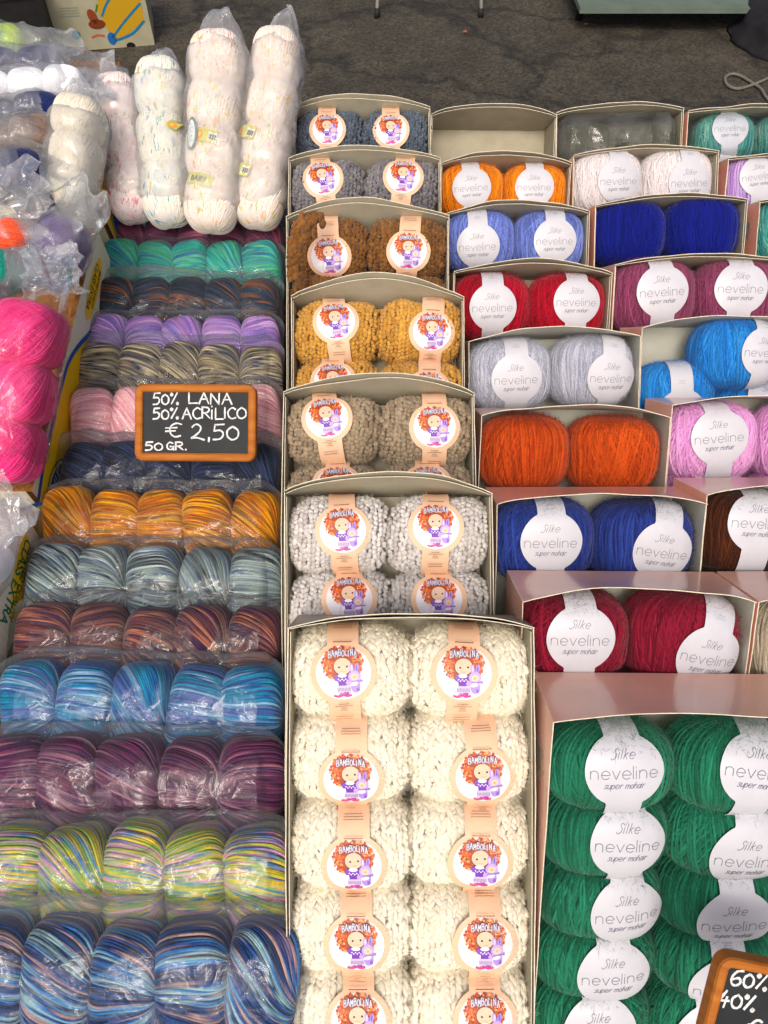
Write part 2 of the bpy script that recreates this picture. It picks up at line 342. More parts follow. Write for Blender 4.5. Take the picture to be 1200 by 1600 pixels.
def boucle_mesh(name, a, b, c, seed=1, step=0.0062, fluff=1.0, nh=900, cut=-0.55, long=1.0, flat=.52):
    """chunky crinkled yarn: stitches of thick strand lying in upright columns, pinched where the label band sits"""
    rng = np.random.default_rng(seed)
    pos, nor, tan, sd, sid = [], [], [], [], []
    nc = int(2 * a / (step * 0.95))
    lean = rng.uniform(-0.25, 0.25)
    for i in range(nc + 1):
        x = -a * 0.97 + 2 * a * 0.97 * i / nc
        s = (1 - abs(x / a) ** 3.2) ** (1 / 3.2) * (1 - 0.10 * math.exp(-(x / 0.018) ** 2)) * (1 + 0.03 * math.sin(x * 90 + seed))
        m = int(2 * math.pi * (b + c) / 2 * s / step)
        if m < 4: continue
        o = rng.uniform(0, 1)
        for j in range(m):
            q = 2 * math.pi * (j + o) / m
            ny, nz = math.cos(q), math.sin(q)
            if nz < cut: continue
            rr = (abs(ny / b) ** 2.5 + abs(nz / c) ** 2.5) ** (-1 / 2.5) * s
            wob = rng.normal(0, 0.0010)
            pos.append((x + wob + lean * ny * rr * 0.35, ny * rr, nz * rr)); nv = Vector((x / a ** 2 * 0.9 * abs(x / a) ** 2 / 10 * 10, ny / b, nz / c)).normalized()
            nor.append(nv[:]); tv = Vector((0.0, -nz, ny)); tan.append(tv.normalized()[:])
            sd.append((-1) ** (i) * rng.uniform(0.25, 0.75)); sid.append(i / nc)
    pos, nor, tan, sd, sid = map(np.array, (pos, nor, tan, sd, sid))
    n = len(pos); side = np.cross(tan, nor); side /= np.linalg.norm(side, axis=1, keepdims=True)
    t2 = tan * np.cos(sd)[:, None] + side * np.sin(sd)[:, None]; s2 = np.cross(nor, t2)
    sc = rng.uniform(0.8, 1.25, (n, 1)) * step
    k = len(IV)
    bump = 1 + 0.22 * fluff * rng.normal(size=(n, k))
    V = pos[:, None] + (t2[:, None] * IV[None, :, 0:1] * 0.72 * long * sc[:, None] + s2[:, None] * IV[None, :, 1:2] * 0.54 * sc[:, None] + nor[:, None] * IV[None, :, 2:3] * flat * sc[:, None]) * bump[..., None]
    F = (IF[None] + (np.arange(n) * k)[:, None, None]).reshape(-1, 3)
    q = rng.integers(0, n, nh)
    hp = pos[q] + nor[q] * 0.002 + rng.normal(0, 0.002, (nh, 3))
    HV, HF = hairs(rng, hp, nor[q], (0.003, 0.010), 0.00008, 0.6)
    Cv, Cf = ell_core(a * 0.95, b * 0.93, c * 0.93, 2.6, 1.0)
    F3 = [F, np.concatenate([HF[:, [0, 1, 2]], HF[:, [0, 2, 3]]]) + n * k, np.concatenate([Cf[:, [0, 1, 2]], Cf[:, [0, 2, 3]]]) + n * k + len(HV)]
    VV = np.concatenate([V.reshape(-1, 3), HV, Cv]); S = np.concatenate([np.repeat(sid, k), np.full(len(HV) + len(Cv), .5)])
    A = np.concatenate([np.repeat(rng.uniform(0, 1, n), k), np.full(len(HV) + len(Cv), .5)])
    return mesh_np(name, VV, np.concatenate(F3), attrs={'sid': S, 'al': A})

# ------------------------------------------------------------------ lettering: strokes and printed shapes
LET = {
 'n': [[(0, 0), (0, .62)], [(0, .38), (.08, .56), (.3, .64), (.5, .56), (.58, .38), (.58, 0)]],
 'e': [[(.04, .32), (.64, .32), (.6, .5), (.34, .64), (.08, .5), (.02, .3), (.1, .1), (.34, 0), (.6, .1)]],
 'v': [[(0, .62), (.3, 0)], [(.3, 0), (.6, .62)]],
 'l': [[(0, 0), (0, .95)]], 'i': [[(0, 0), (0, .62)], [(0, .8), (0, .86)]],
 's': [[(.42, .5), (.3, .62), (.1, .56), (.12, .4), (.34, .26), (.34, .06), (.14, 0), (0, .1)]],
 'u': [[(0, .6), (.02, .12), (.2, 0), (.42, .14), (.46, .6)], [(.46, .6), (.48, 0)]],
 'p': [[(0, .6), (0, -.35)], [(0, .4), (.24, .62), (.46, .34), (.26, 0), (0, .16)]],
 'r': [[(0, .6), (0, 0)], [(0, .35), (.16, .58), (.34, .6)]],
 'm': [[(0, .6), (0, 0)], [(0, .38), (.18, .62), (.34, .4), (.34, 0)], [(.34, .38), (.52, .62), (.68, .4), (.68, 0)]],
 'o': [[(.24, .62), (.02, .4), (.06, .1), (.26, 0), (.46, .2), (.44, .48), (.24, .62)]],
 'h': [[(.08, .98), (0, .5), (0, 0)], [(0, .36), (.22, .62), (.42, .4), (.42, 0)]],
 'a': [[(.42, .52), (.2, .62), (.02, .3), (.16, 0), (.4, .18)], [(.44, .6), (.44, 0)]],
 'k': [[(.08, .98), (0, 0)], [(.4, .6), (.04, .3)], [(.12, .34), (.42, 0)]],
 'S': [[(.62, .8), (.48, .98), (.24, .88), (.28, .66), (.5, .44), (.44, .12), (.1, -.06), (-.1, .1)]],
 'L': [[(0, 1), (0, 0)], [(0, 0), (.6, .02)]], 'A': [[(0, 0), (.34, 1)], [(.34, 1), (.7, 0)], [(.1, .4), (.6, .42)]],
 'N': [[(0, 0), (.02, 1)], [(.02, 1), (.6, .02)], [(.6, .02), (.62, 1)]],
 'C': [[(.6, .86), (.34, 1), (.04, .7), (.04, .28), (.3, 0), (.62, .1)]],
 'R': [[(0, 0), (0, 1)], [(0, 1), (.44, .96), (.54, .72), (.36, .52), (0, .46)], [(.2, .48), (.6, 0)]],
 'I': [[(0, 0), (0, 1)]], 'j': [[(0, 0), (0, .8)], [(0, 1.1), (0, 1.16)]],
 'O': [[(.36, 1), (.04, .7), (.04, .26), (.34, 0), (.68, .26), (.66, .74), (.36, 1)]],
 'G': [[(.5, .84), (.24, .98), (.02, .62), (.1, .14), (.4, .06), (.54, .4)], [(.28, .44), (.58, .44)], [(.56, .44), (.56, 0)]],
 '5': [[(.6, 1), (.12, .96)], [(.12, .96), (.06, .56)], [(.06, .56), (.4, .6), (.56, .36), (.4, .06), (.02, .0)]],
 '0': [[(.34, .86), (.06, .6), (.08, .2), (.34, 0), (.62, .2), (.62, .62), (.34, .86)]],
 '2': [[(.04, .8), (.26, 1), (.5, .82), (.42, .48), (.02, .1)], [(.02, .1), (.3, .12), (.7, -.02)]],
 '6': [[(.62, 1), (.26, .9), (.02, .5), (.08, .1), (.36, 0), (.6, .24), (.46, .5), (.16, .4)]],
 '4': [[(.36, 1), (0, .3)], [(0, .3), (.62, .38)], [(.46, .6), (.38, -.1)]],
 '%': [[(.1, .96), (.02, .84), (.12, .74), (.2, .86), (.1, .96)], [(.6, 1), (.1, .04)], [(.62, .16), (.54, .06), (.64, -.02), (.7, .1), (.62, .16)]],
 ',': [[(.12, .1), (.1, -.16)]], '.': [[(.04, .03), (.1, .03)]],
 'E': [[(.86, .92), (.56, 1), (.26, .74), (.26, .26), (.5, 0), (.8, .08)], [(0, .64), (.6, .68)], [(0, .4), (.52, .44)]],
 'B': [[(0, 0), (0, 1)], [(0, 1), (.45, .96), (.5, .68), (.1, .54)], [(.1, .54), (.58, .48), (.52, .06), (0, 0)]],
 'M': [[(0, 0), (.06, 1)], [(.06, 1), (.34, .4)], [(.34, .4), (.62, 1)], [(.62, 1), (.7, 0)]],
 'b': [[(0, 1), (0, 0)], [(0, .1), (.3, 0), (.5, .3), (.3, .6), (0, .45)]],
}
ADV = {'n': .82, 'e': .86, 'v': .78, 'l': .24, 'i': .26, 's': .54, 'u': .62, 'p': .6, 'r': .46, 'm': .82, 'o': .6, 'h': .56, 'a': .58, 'k': .56, 'S': .7,
       'L': .74, 'A': .84, 'N': .84, 'C': .74, 'R': .76, 'I': .24, 'j': .3, 'O': .84, 'G': .74, '5': .72, '0': .8, '2': .84, '6': .74, '4': .76, '%': .84, ',': .32, '.': .3, ' ': .4, 'E': 1.1, 'B': .74, 'M': .88}
def crom(pts, k=5):
    if len(pts) < 3:
        return [(pts[0][0] + (pts[1][0] - pts[0][0]) * i / 2, pts[0][1] + (pts[1][1] - pts[0][1]) * i / 2) for i in range(3)]
    P = [pts[0]] + list(pts) + [pts[-1]]; out = []
    for i in range(1, len(P) - 2):
        p0, p1, p2, p3 = P[i - 1], P[i], P[i + 1], P[i + 2]
        for q in range(k):
            t = q / k
            out.append(tuple(0.5 * ((2 * p1[d]) + (-p0[d] + p2[d]) * t + (2 * p0[d] - 5 * p1[d] + 4 * p2[d] - p3[d]) * t * t + (-p0[d] + 3 * p1[d] - 3 * p2[d] + p3[d]) * t ** 3) for d in (0, 1)))
    out.append(tuple(pts[-1])); return out
class Print:
    """flat printed shapes in the plane of a label or board; built through a map (x, y, lift) -> point"""
    def __init__(s, lift=0.00012): s.V = []; s.F = []; s.C = []; s.l = 0; s.lift = lift; s.base = 0.00025
    def lay(s, n=1): s.l += n
    def _z(s): return s.base + s.l * s.lift
    def poly(s, pts, col):
        b = len(s.V); cx = sum(p[0] for p in pts) / len(pts); cy = sum(p[1] for p in pts) / len(pts)
        s.V.append((cx, cy, s._z())); s.V += [(p[0], p[1], s._z()) for p in pts]
        n = len(pts); s.F += [(b, b + 1 + i, b + 1 + (i + 1) % n) for i in range(n)]; s.C += [col] * (n + 1)
    def disc(s, x, y, rx, ry, col, n=14, rot=0.0, rings=1):
        c, q = math.cos(rot), math.sin(rot); b = len(s.V)
        s.V.append((x, y, s._z())); s.C.append(col)
        for k in range(1, rings + 1):
            for i in range(n):
                u, w = rx * k / rings * math.cos(2 * math.pi * i / n), ry * k / rings * math.sin(2 * math.pi * i / n)
                s.V.append((x + u * c - w * q, y + u * q + w * c, s._z())); s.C.append(col)
        s.F += [(b, b + 1 + i, b + 1 + (i + 1) % n) for i in range(n)]
        for k in range(1, rings):
            o = b + 1 + (k - 1) * n
            s.F += [(o + i, o + n + i, o + n + (i + 1) % n, o + (i + 1) % n) for i in range(n)]
    def line(s, pts, w, col, smooth=True, jit=None):
        P = crom(pts) if smooth else pts
        b = len(s.V); n = len(P)
        for i, p in enumerate(P):
            a = P[max(i - 1, 0)]; c = P[min(i + 1, n - 1)]
            dx, dy = c[0] - a[0], c[1] - a[1]; L = math.hypot(dx, dy) or 1
            ww = w * (jit.uniform(.7, 1.2) if jit else 1) / 2
            ex = 0
            if i == 0: ex = -ww * .6
            if i == n - 1: ex = ww * .6
            x, y = p[0] + dx / L * ex, p[1] + dy / L * ex
            s.V += [(x - dy / L * ww, y + dx / L * ww, s._z()), (x + dy / L * ww, y - dx / L * ww, s._z())]; s.C += [col, col]
        s.F += [(b + 2 * i, b + 2 * i + 1, b + 2 * i + 3, b + 2 * i + 2) for i in range(n - 1)]
    def text(s, txt, x, y, h, w, col, sx=1.0, shear=0.0, center=False, gap=0.0, jit=None, rise=0.0):
        tot = sum(ADV[c] * h * sx + gap for c in txt)
        if center: x = x - tot / 2
        for c in txt:
            jy = jit.uniform(-.05, .05) * h if jit else 0
            for st in LET.get(c, []):
                s.line([(x + px * h * sx + py * h * shear, y + jy + py * h) for px, py in st], w, col, jit=jit)
            x += ADV[c] * h * sx + gap; y += rise
        return x
    def font(s, txt, x, y, size, col, M=None, offset=0.0, shear=0.0, sx=1.0):
        fc = bpy.data.curves.new('t', 'FONT'); fc.body = txt; fc.size = size; fc.offset = offset; fc.shear = shear; fc.resolution_u = 4
        to = bpy.data.objects.new('t', fc); COL.objects.link(to)
        dg = bpy.context.evaluated_depsgraph_get(); dg.update()
        ev = to.evaluated_get(dg); me = ev.to_mesh(); b = len(s.V)
        for v_ in me.vertices:
            px, py = v_.co.x * sx + x, v_.co.y + y
            if M: px, py = M(px, py)
            s.V.append((px, py, s._z())); s.C.append(col)
        s.F += [tuple(b + i for i in p.vertices) for p in me.polygons]
        ev.to_mesh_clear(); bpy.data.objects.remove(to); bpy.data.curves.remove(fc)
    def mesh(s, name, fmap, mat=INK):
        V = [fmap(*v_) for v_ in s.V]
        C = np.array([(*c, 1.0) for c in s.C])
        return mesh_np(name, V, s.F, mats=(mat,), smooth=False, cols=C)

GREY_INK = hexc('6f7480')
def art_mohair():
    p = Print(); rg = random.Random(3)
    p.text('neveline', 0.0, -0.007, 0.0128, 0.0007, GREY_INK, sx=0.9, center=True)
    p.text('Silke', -.0015, 0.0115, 0.0092, 0.0006, GREY_INK, sx=0.8, shear=0.35, center=True, gap=.0007)
    p.text('super mohair', -0.001, -0.0165, 0.0064, 0.0006, hexc('6a6d80'), sx=0.86, shear=0.3, center=True)
    for k, w in enumerate((.012, .008, .010)):
        y = 0.045 + k * .0022
        for q in range(4): p.line([(-w / 2 + q * w / 4, y), (-w / 2 + (q + .8) * w / 4, y)], .0006, hexc('9a9da8'), smooth=False)
    return p
def art_doll():
    p = Print(); rg = random.Random(11); S = 1.0
    p.disc(0, 0, .0246, .0246, hexc('e4dfe6'), n=40, rings=5); p.lay()
    for i in range(16): p.disc(rg.uniform(-.012, .012), rg.uniform(-.012, .004), rg.uniform(.003, .006), rg.uniform(.002, .005), hexc(rg.choice(('efeaf2', 'faf8fa', 'e9e6f3'))), n=10)
    p.lay()
    p.disc(-.0005, .0075, .0165, .0150, hexc('a3441a'), n=28, rings=3); p.lay()
    oran = ['b5431a', 'd2601f', 'e07a35', '8d2f12', 'c9571f', 'f0a263', 'a83c18', 'd86a2c']
    cx, cy = -.0005, .0085
    for i in range(380):
        a = rg.uniform(0, 2 * math.pi); r = rg.uniform(.25, 1) ** .5
        x, y = cx + r * .0185 * math.cos(a), cy + r * .0160 * math.sin(a)
        if y < cy - .002 and abs(x - cx) < .0095: continue
        if i % 60 == 0: p.lay()
        p.disc(x, y, rg.uniform(.0008, .0019), rg.uniform(.0006, .0013), hexc(rg.choice(oran)), n=6, rot=rg.uniform(0, 3))
    p.lay()
    p.disc(-.0005, .0052, .0082, .0078, hexc('5b2a3c'), n=20); p.lay()
    p.poly([(-.0055, -.002), (.0045, -.002), (.006, -.011), (-.0045, -.012)], hexc('6a35a5'))
    p.disc(-.0058, -.0045, .0026, .0032, hexc('7a45b8'), n=10); p.lay()
    p.poly([(-.0058, -.0115), (.0055, -.0115), (.0062, -.0185), (-.0062, -.0185)], hexc('c9b8dc')); p.lay()
    p.disc(-.0005, .0060, .0078, .0074, hexc('d9b79c'), n=24); p.disc(-.001, -.0022, .0040, .0018, hexc('f1e9ee'), n=12); p.lay()
    p.disc(-.0036, .0052, .0010, .0010, hexc('2a1c14'), n=8); p.disc(.0034, .0058, .0010, .0010, hexc('2a1c14'), n=8)
    p.line([(-.002, .0018), (0, .0010), (.002, .0020)], .0004, hexc('b98f78'))
    for i in range(9):
        p.line([(-.0055 + i * .0013, -.0135), (-.0050 + i * .0013, -.0165)], .0006, hexc('7f7a92'), smooth=False)
    for i in range(12): p.disc(rg.uniform(-.006, .0055), rg.uniform(-.0205, -.0180), .0011, .0009, hexc(rg.choice(('b0409a', '8b3fae', 'd05aa8'))), n=6)
    p.line([(-.0085, -.0205), (-.005, -.0215), (-.001, -.0205)], .0016, hexc('d63a7c')); p.line([(.0005, -.0205), (.003, -.0212), (.0065, -.0205)], .0018, hexc('d63a7c'))
    for i in range(6): p.disc(-.0045 + i * .0016, -.0055 - (i % 2) * .0012, .0007, .0007, hexc('e6dcf2'), n=6)
    p.line([(-.0085, -.006), (-.0098, -.013), (-.0095, -.019)], .0012, hexc('d9d6dd')); p.lay()
    p.disc(.0105, -.0125, .0042, .0058, hexc('a385cf'), n=14); p.disc(.0128, -.0150, .0016, .0024, hexc('7c5cb4'), n=8)
    p.disc(.0075, .0040, .0019, .0048, hexc('a891dc'), n=12, rot=.15); p.disc(.0120, .0040, .0019, .0048, hexc('9f86d6'), n=12, rot=-.2); p.lay()
    p.disc(.0098, -.0035, .0056, .0054, hexc('b39ae0'), n=18); p.disc(.0076, .0045, .0008, .0028, hexc('cfc2ee'), n=8); p.disc(.0120, .0045, .0008, .0028, hexc('6f55b4'), n=8); p.lay()
    p.disc(.0098, -.0038, .0033, .0031, hexc('ecbf9d'), n=14); p.lay()
    p.disc(.0098, -.0040, .0013, .0011, hexc('dd9f78'), n=8)
    p.line([(.006, -.0085), (.011, -.0078), (.0165, -.0075)], .0016, hexc('8d72c8')); p.disc(.0095, -.0100, .0036, .0019, hexc('f0dfe4'), n=12, rot=.2); p.disc(.0045, -.0090, .0026, .0022, hexc('b69be0'), n=10); p.lay(2)
    x = -.0128; wv = 0
    for c in 'BAMBOLINA':
        h = .0052; yy = .0132 + (0.0010 if wv % 2 else 0) + (-abs(x) * .08 + .0016); w = ADV[c] * h * .5
        for lw, cc in ((.0011, hexc('6a7290')), (.0005, hexc('d4d8e6'))):
            p.lay()
            for st in LET[c]: p.line([(x + a * h * .6, yy + b_ * h) for a, b_ in st], lw, cc)
        x += w + .0009 + (.0004 if c == 'I' else 0); wv += 1
    p.lay()
    for (y0, w0, n0) in ((.0305, .019, 6), (-.0300, .010, 4), (-.0322, .018, 7), (-.0344, .006, 2), (-.0366, .008, 3), (-.044, .017, 7), (-.047, .017, 7), (.0470, .020, 8), (.0495, .020, 8), (.052, .018, 7)):
        for q in range(n0):
            a = -w0 / 2 + w0 * q / n0
            p.line([(a, y0), (a + w0 / n0 * .75, y0 + rg.uniform(-.0002, .0002))], .0009 if y0 == .0305 else .0006, hexc('6e4a3c'), smooth=False)
    return p
MOHAIR_ART = art_mohair(); DOLL_ART = art_doll()
DOLL_ART.V = [((x * 1.12, y * 1.12 + .0005, l) if abs(y) < .0248 else (x, y, l)) for x, y, l in DOLL_ART.V]

def label_surface(b, c, e, k, smax=None):
    """wraps arc length s over the upright section of a ball; returns map (x, s, lift) -> local point"""
    N = 400; q = np.linspace(-math.pi * .62, math.pi * .62, N)
    y = np.sign(np.sin(q)) * np.abs(np.sin(q)) ** (2 / e) * b; z = np.sign(np.cos(q)) * np.abs(np.cos(q)) ** (2 / e) * c
    s = np.concatenate([[0], np.cumsum(np.hypot(np.diff(y), np.diff(z)))]); s -= np.interp(0, q, s)
    ty = np.gradient(y, s); tz = np.gradient(z, s)
    def f(x, t, l=0.0):
        yy = np.interp(t, s, y); zz = np.interp(t, s, z); a = np.interp(t, s, ty); d = np.interp(t, s, tz)
        L = math.hypot(a, d) or 1
        ny, nz = -d / L, a / L
        if nz * zz + ny * yy < 0: ny, nz = -ny, -nz
        h = l - k * x * x
        return (x, yy + ny * h, zz + nz * h)
    return f, s[0], s[-1]
def label_mesh(name, f, s0, s1, Rd, hw, mat, ry=None):
    ry = ry or Rd
    ss = sorted(set(list(np.linspace(s0, -ry, 14)) + [ry * math.sin(a) for a in np.linspace(-math.pi / 2, math.pi / 2, 33)] + list(np.linspace(ry, s1, 14))))
    V = []; nx = 13
    for s in ss:
        w = hw
        if abs(s) < ry: w = max(hw, Rd * math.sqrt(max(0, 1 - (s / ry) ** 2)))
        for i in range(nx): V.append(f(w * (2 * i / (nx - 1) - 1), s, 0.0))
    return mesh_np(name, V, grid_faces(len(ss), nx), mats=(mat,))

# mohair balls: tall ones as they sit in single rows, flatter ones stacked in the green box
MB_A, MB_C, MB_E = 0.0615, 0.044, 3.0
def mohair_set(b, sd, e): return [wind_mesh('mohair_winding_shape', MB_A, b, MB_C, e, layers=((8 * s_, 0), (-16 * s_, 6), (24 * s_, -5)), n=92, seg=26, rs=0.0011, seed=sd + i, base='y',
                    nh=5000, hl=(0.004, 0.013), hw=0.00014, lift=.65, swirl=0.25 * s_, zcut=-0.2) for i, s_ in enumerate((1, -1, 0.4, -0.5))]
# chunky balls
CB_A, CB_C = 0.0625, 0.046
SHAPES = {
 'mohair': dict(a=MB_A, b=.051, c=MB_C, e=MB_E, W=mohair_set(.051, 20, MB_E)),
 'flat_mohair': dict(a=MB_A, b=.0425, c=MB_C, e=2.7, W=mohair_set(.0425, 24, 2.7)),
 'chunky': dict(a=CB_A, b=.0475, c=CB_C, e=2.8, W=[boucle_mesh('chunky_winding_shape', CB_A, .0465, CB_C, seed=40 + i, step=0.0058, fluff=.6, nh=2500) for i in range(4)]),
 'fluffy': dict(a=CB_A, b=.0475, c=CB_C, e=2.8, W=[boucle_mesh('fluffy_winding_shape', CB_A, .0465, CB_C, seed=60 + i, step=0.0058, fluff=.55, nh=12000, long=1.4, flat=.34) for i in range(4)]),
}
def label_surface(sh, lx, y0, rot, off, pinch=0.0, sc=1.0):
    """wraps flat label coordinates (x across, s along the upright section) over a ball; lx, y0 = where the round of the label sits"""
    b, c, e, a = sh['b'], sh['c'], sh['e'], sh['a']
    N = 500; q = np.linspace(-math.pi * .72, math.pi * .72, N)
    y = np.sign(np.sin(q)) * np.abs(np.sin(q)) ** (2 / e) * (b + off); z = np.sign(np.cos(q)) * np.abs(np.cos(q)) ** (2 / e) * (c + off)
    s_ = np.concatenate([[0], np.cumsum(np.hypot(np.diff(y), np.diff(z)))]); mid_ = N // 2
    s_ -= s_[mid_]
    s0 = float(np.interp(y0, y[(np.abs(q) < math.pi / 2)], s_[(np.abs(q) < math.pi / 2)]))
    ty = np.gradient(y, s_); tz = np.gradient(z, s_)
    cr, sr = math.cos(R(rot)), math.sin(R(rot))
    def f(x, t, l=0.0):
        x, t = x * cr - t * sr, x * sr + t * cr
        X = lx + x; t = t + s0
        g = max(0.0, 1 - abs(X / (a + off)) ** e) ** (1 / e) * (1 - pinch * math.exp(-(X / .018) ** 2))
        yy, zz, a_, d = (float(np.interp(t, s_, w)) for w in (y, z, ty, tz))
        L = math.hypot(a_, d) or 1; ny, nz = -d / L, a_ / L
        if nz * zz + ny * yy < 0: ny, nz = -ny, -nz
        return (X, yy * g + ny * l, zz * g + nz * l)
    return f, float(s_[0]) - s0, float(s_[-1]) - s0
def label_mesh(name, f, s0, s1, Rd, hw, mat):
    ss = sorted(set(list(np.linspace(max(s0, -.12), -Rd, 12)) + [Rd * math.sin(a) for a in np.linspace(-math.pi / 2, math.pi / 2, 33)] + list(np.linspace(Rd, min(s1, .12), 12))))
    V = []; nx = 13
    for s_ in ss:
        w = hw
        if abs(s_) < Rd: w = max(hw, Rd * math.sqrt(max(0, 1 - (s_ / Rd) ** 2)))
        for i in range(nx): V.append(f(w * (2 * i / (nx - 1) - 1), s_, 0.0))
    return mesh_np(name, V, grid_faces(len(ss), nx), mats=(mat,))

def sheet_mesh(name, fn, nu, nv, th, mats):
    """a bent card panel: fn(u, v) -> (point, outward normal); outside, inside and cut edge are three materials"""
    P = [[fn(i / (nu - 1), j / (nv - 1)) for j in range(nv)] for i in range(nu)]
    V = [p for row in P for p, n in row] + [tuple(np.array(p) - np.array(n) * th) for row in P for p, n in row]
    N = nu * nv; F = []; M = []
    for i in range(nu - 1):
        for j in range(nv - 1):
            a, b, c, d = i * nv + j, i * nv + j + 1, (i + 1) * nv + j + 1, (i + 1) * nv + j
            F += [(a, b, c, d), (N + d, N + c, N + b, N + a)]; M += [0, 1]
    for i in range(nu - 1):
        for j in (0, nv - 1):
            a, d = i * nv + j, (i + 1) * nv + j; F.append((a, d, N + d, N + a)); M.append(2)
    for j in range(nv - 1):
        for i in (0, nu - 1):
            a, b = i * nv + j, i * nv + j + 1; F.append((a, b, N + b, N + a)); M.append(2)
    return mesh_np(name, V, F, mats=mats, mi=M, smooth=False)

def yarn_box(origin, w, h, d, tilt, roll, bow, outer, inner, label, group, skew=0.0, seed=0, lining=True, yaw=0.0):
    rg = random.Random(seed)
    t = empty('yarn_box', frame(origin, tilt, roll, yaw)); tag(t, label, 'box', group)
    th = 0.0010; mats = (outer, inner, CARD_EDGE)
    pk = 0.5 + skew
    def arch(u, amp):
        q = u / pk * 0.5 if u < pk else 0.5 + (u - pk) / (1 - pk) * 0.5
        return amp * (math.sin(math.pi * q) ** 0.8) + amp * 0.05 * math.sin(9 * u + seed)
    fl = 0.004
    def top(u, v):     # u across, v back -> front
        y = arch(u, bow) * (v ** 1.4) + .0022 * v * nz3(u * 5, seed * 2.7, v)
        return ((-w / 2 + w * u, y, -d + (d + fl) * v), (0, 1, 0))
    obj('top_flap', sheet_mesh('top_flap', top, 25, 7, th, mats), t)
    if lining:
        def top2(u, v):
            y = arch(u, bow * 0.86) * (v ** 1.4) - 0.0016 - 0.0016 * abs(nz3(u * 4, seed * 1.3, 3)) - .001 * math.sin(u * 3.1)
            return ((-w / 2 + .002 + (w - .004) * u, y, -d + .002 + (d - .003) * v), (0, 1, 0))
        obj('lining_flap', sheet_mesh('lining_flap', top2, 25, 7, th * .8, (inner, inner, CARD_EDGE)), t)
    bw = [rg.uniform(-.002, .0035), rg.uniform(-.002, .0035)]
    for k, sgn in enumerate((-1, 1)):
        def side(u, v):
            x = sgn * (w / 2 + bw[k] * math.sin(math.pi * u) * v + .0010 * v * nz3(u * 9, seed + k * 7, 1))
            return ((x, -0.0005 - (h - .0005) * u, -d + (d + .001) * v), (sgn, 0, 0))
        obj('side_wall', sheet_mesh('side_wall', side, 13, 5, th, mats), t)
        if lining:
            def side2(u, v):
                x = sgn * (w / 2 - .0020 + bw[k] * math.sin(math.pi * u) * v * .6)
                return ((x, -0.005 - (h - .006) * u, -d + .002 + (d - .0045) * v), (sgn, 0, 0))
            obj('side_lining', sheet_mesh('side_lining', side2, 13, 5, th * .8, (CARD_EDGE, inner, CARD_EDGE)), t)
    obj('back_panel', sheet_mesh('back_panel', lambda u, v: ((-w / 2 + .0015 + (w - .003) * u, -h * v - .0015, -d + .0006), (0, 0, -1)), 2, 2, -th, (inner, outer, CARD_EDGE)), t)
    obj('bottom_panel', sheet_mesh('bottom_panel', lambda u, v: ((-w / 2 + .0015 + (w - .003) * u, -h, -d + .002 + (d - .002) * v), (0, -1, 0)), 2, 2, th, mats), t)
    return t
RNG = random.Random(5)
def ball(boxm, kind, cx, cy, cz, mat, label, group, disc=None, roll=0.0, seed=None, scale=1.0, flip=False):
    """disc = (x, y) of the round of the label in the ball's own frame, or None when no label shows"""
    root = empty('yarn_ball', boxm @ Matrix.Translation((cx, cy, cz)))
    tag(root, label, 'yarn ball', group)
    s_ = seed if seed is not None else RNG.randrange(100); sh = SHAPES[kind]
    y = obj('yarn_winding', sh['W'][s_ % 4], root, mat); y.scale = (scale,) * 3
    if disc is not None:
        mo = 'mohair' in kind
        f, s0, s1 = label_surface(sh, disc[0] / scale, disc[1] / scale, roll + (180 if flip else 0), .0033 if mo else .0048, 0 if mo else .03)
        l = obj('label', label_mesh('label', f, s0, s1, .0365 if mo else .0335, .0165 if mo else .0160, WHITE_LABEL if mo else PEACH_LABEL), root); l.scale = (scale,) * 3
        pf = (lambda x, t, l_=0.0: f(-x, -t, l_)) if flip else f
        obj('label_print', (MOHAIR_ART if mo else DOLL_ART).mesh('label_print', pf), l)
    return root
def local_px(m, px, py, zplane):
    """local x, y on the box face where the sight line through a point of the photograph lands"""
    mi = m.inverted(); o = mi @ CAM; dv = mi.to_3x3() @ (at(px, py, 1.0) - CAM)
    t = (zplane - o.z) / dv.z; p = o + dv * t; return p.x, p.y

def fill(boxt, w, rows, kind, mat, names, group, pitch, first, cz, discs):
    m = boxt.matrix_world
    half = w - .005; side = ('left', 'right'); sh = SHAPES[kind]
    for r_ in range(rows):
        for q in range(2):
            sc = half / 4 / sh['a'] * 1.03
            cx = (-1 if q == 0 else 1) * (half / 4); cy = -first - r_ * pitch
            dd = discs[r_ * 2 + q]
            if dd == 'skip': continue
            cy += RNG.uniform(-.0015, .0015)
            if dd == 'bare':
                ball(m, kind, cx, cy, cz, mat, names(r_, side[q]), group, seed=RNG.randrange(50), scale=sc); continue
            lx, ly = local_px(m, dd[0], dd[1], cz + sh['c'] * .98)
            lx = max(-.024, min(.024, lx - cx)); dy = max(-.85 * sh['b'], min(.85 * sh['b'], ly - cy))
            ball(m, kind, cx, cy, cz, mat, names(r_, side[q]), group, disc=(lx, dy), roll=dd[2], seed=RNG.randrange(50), scale=sc)

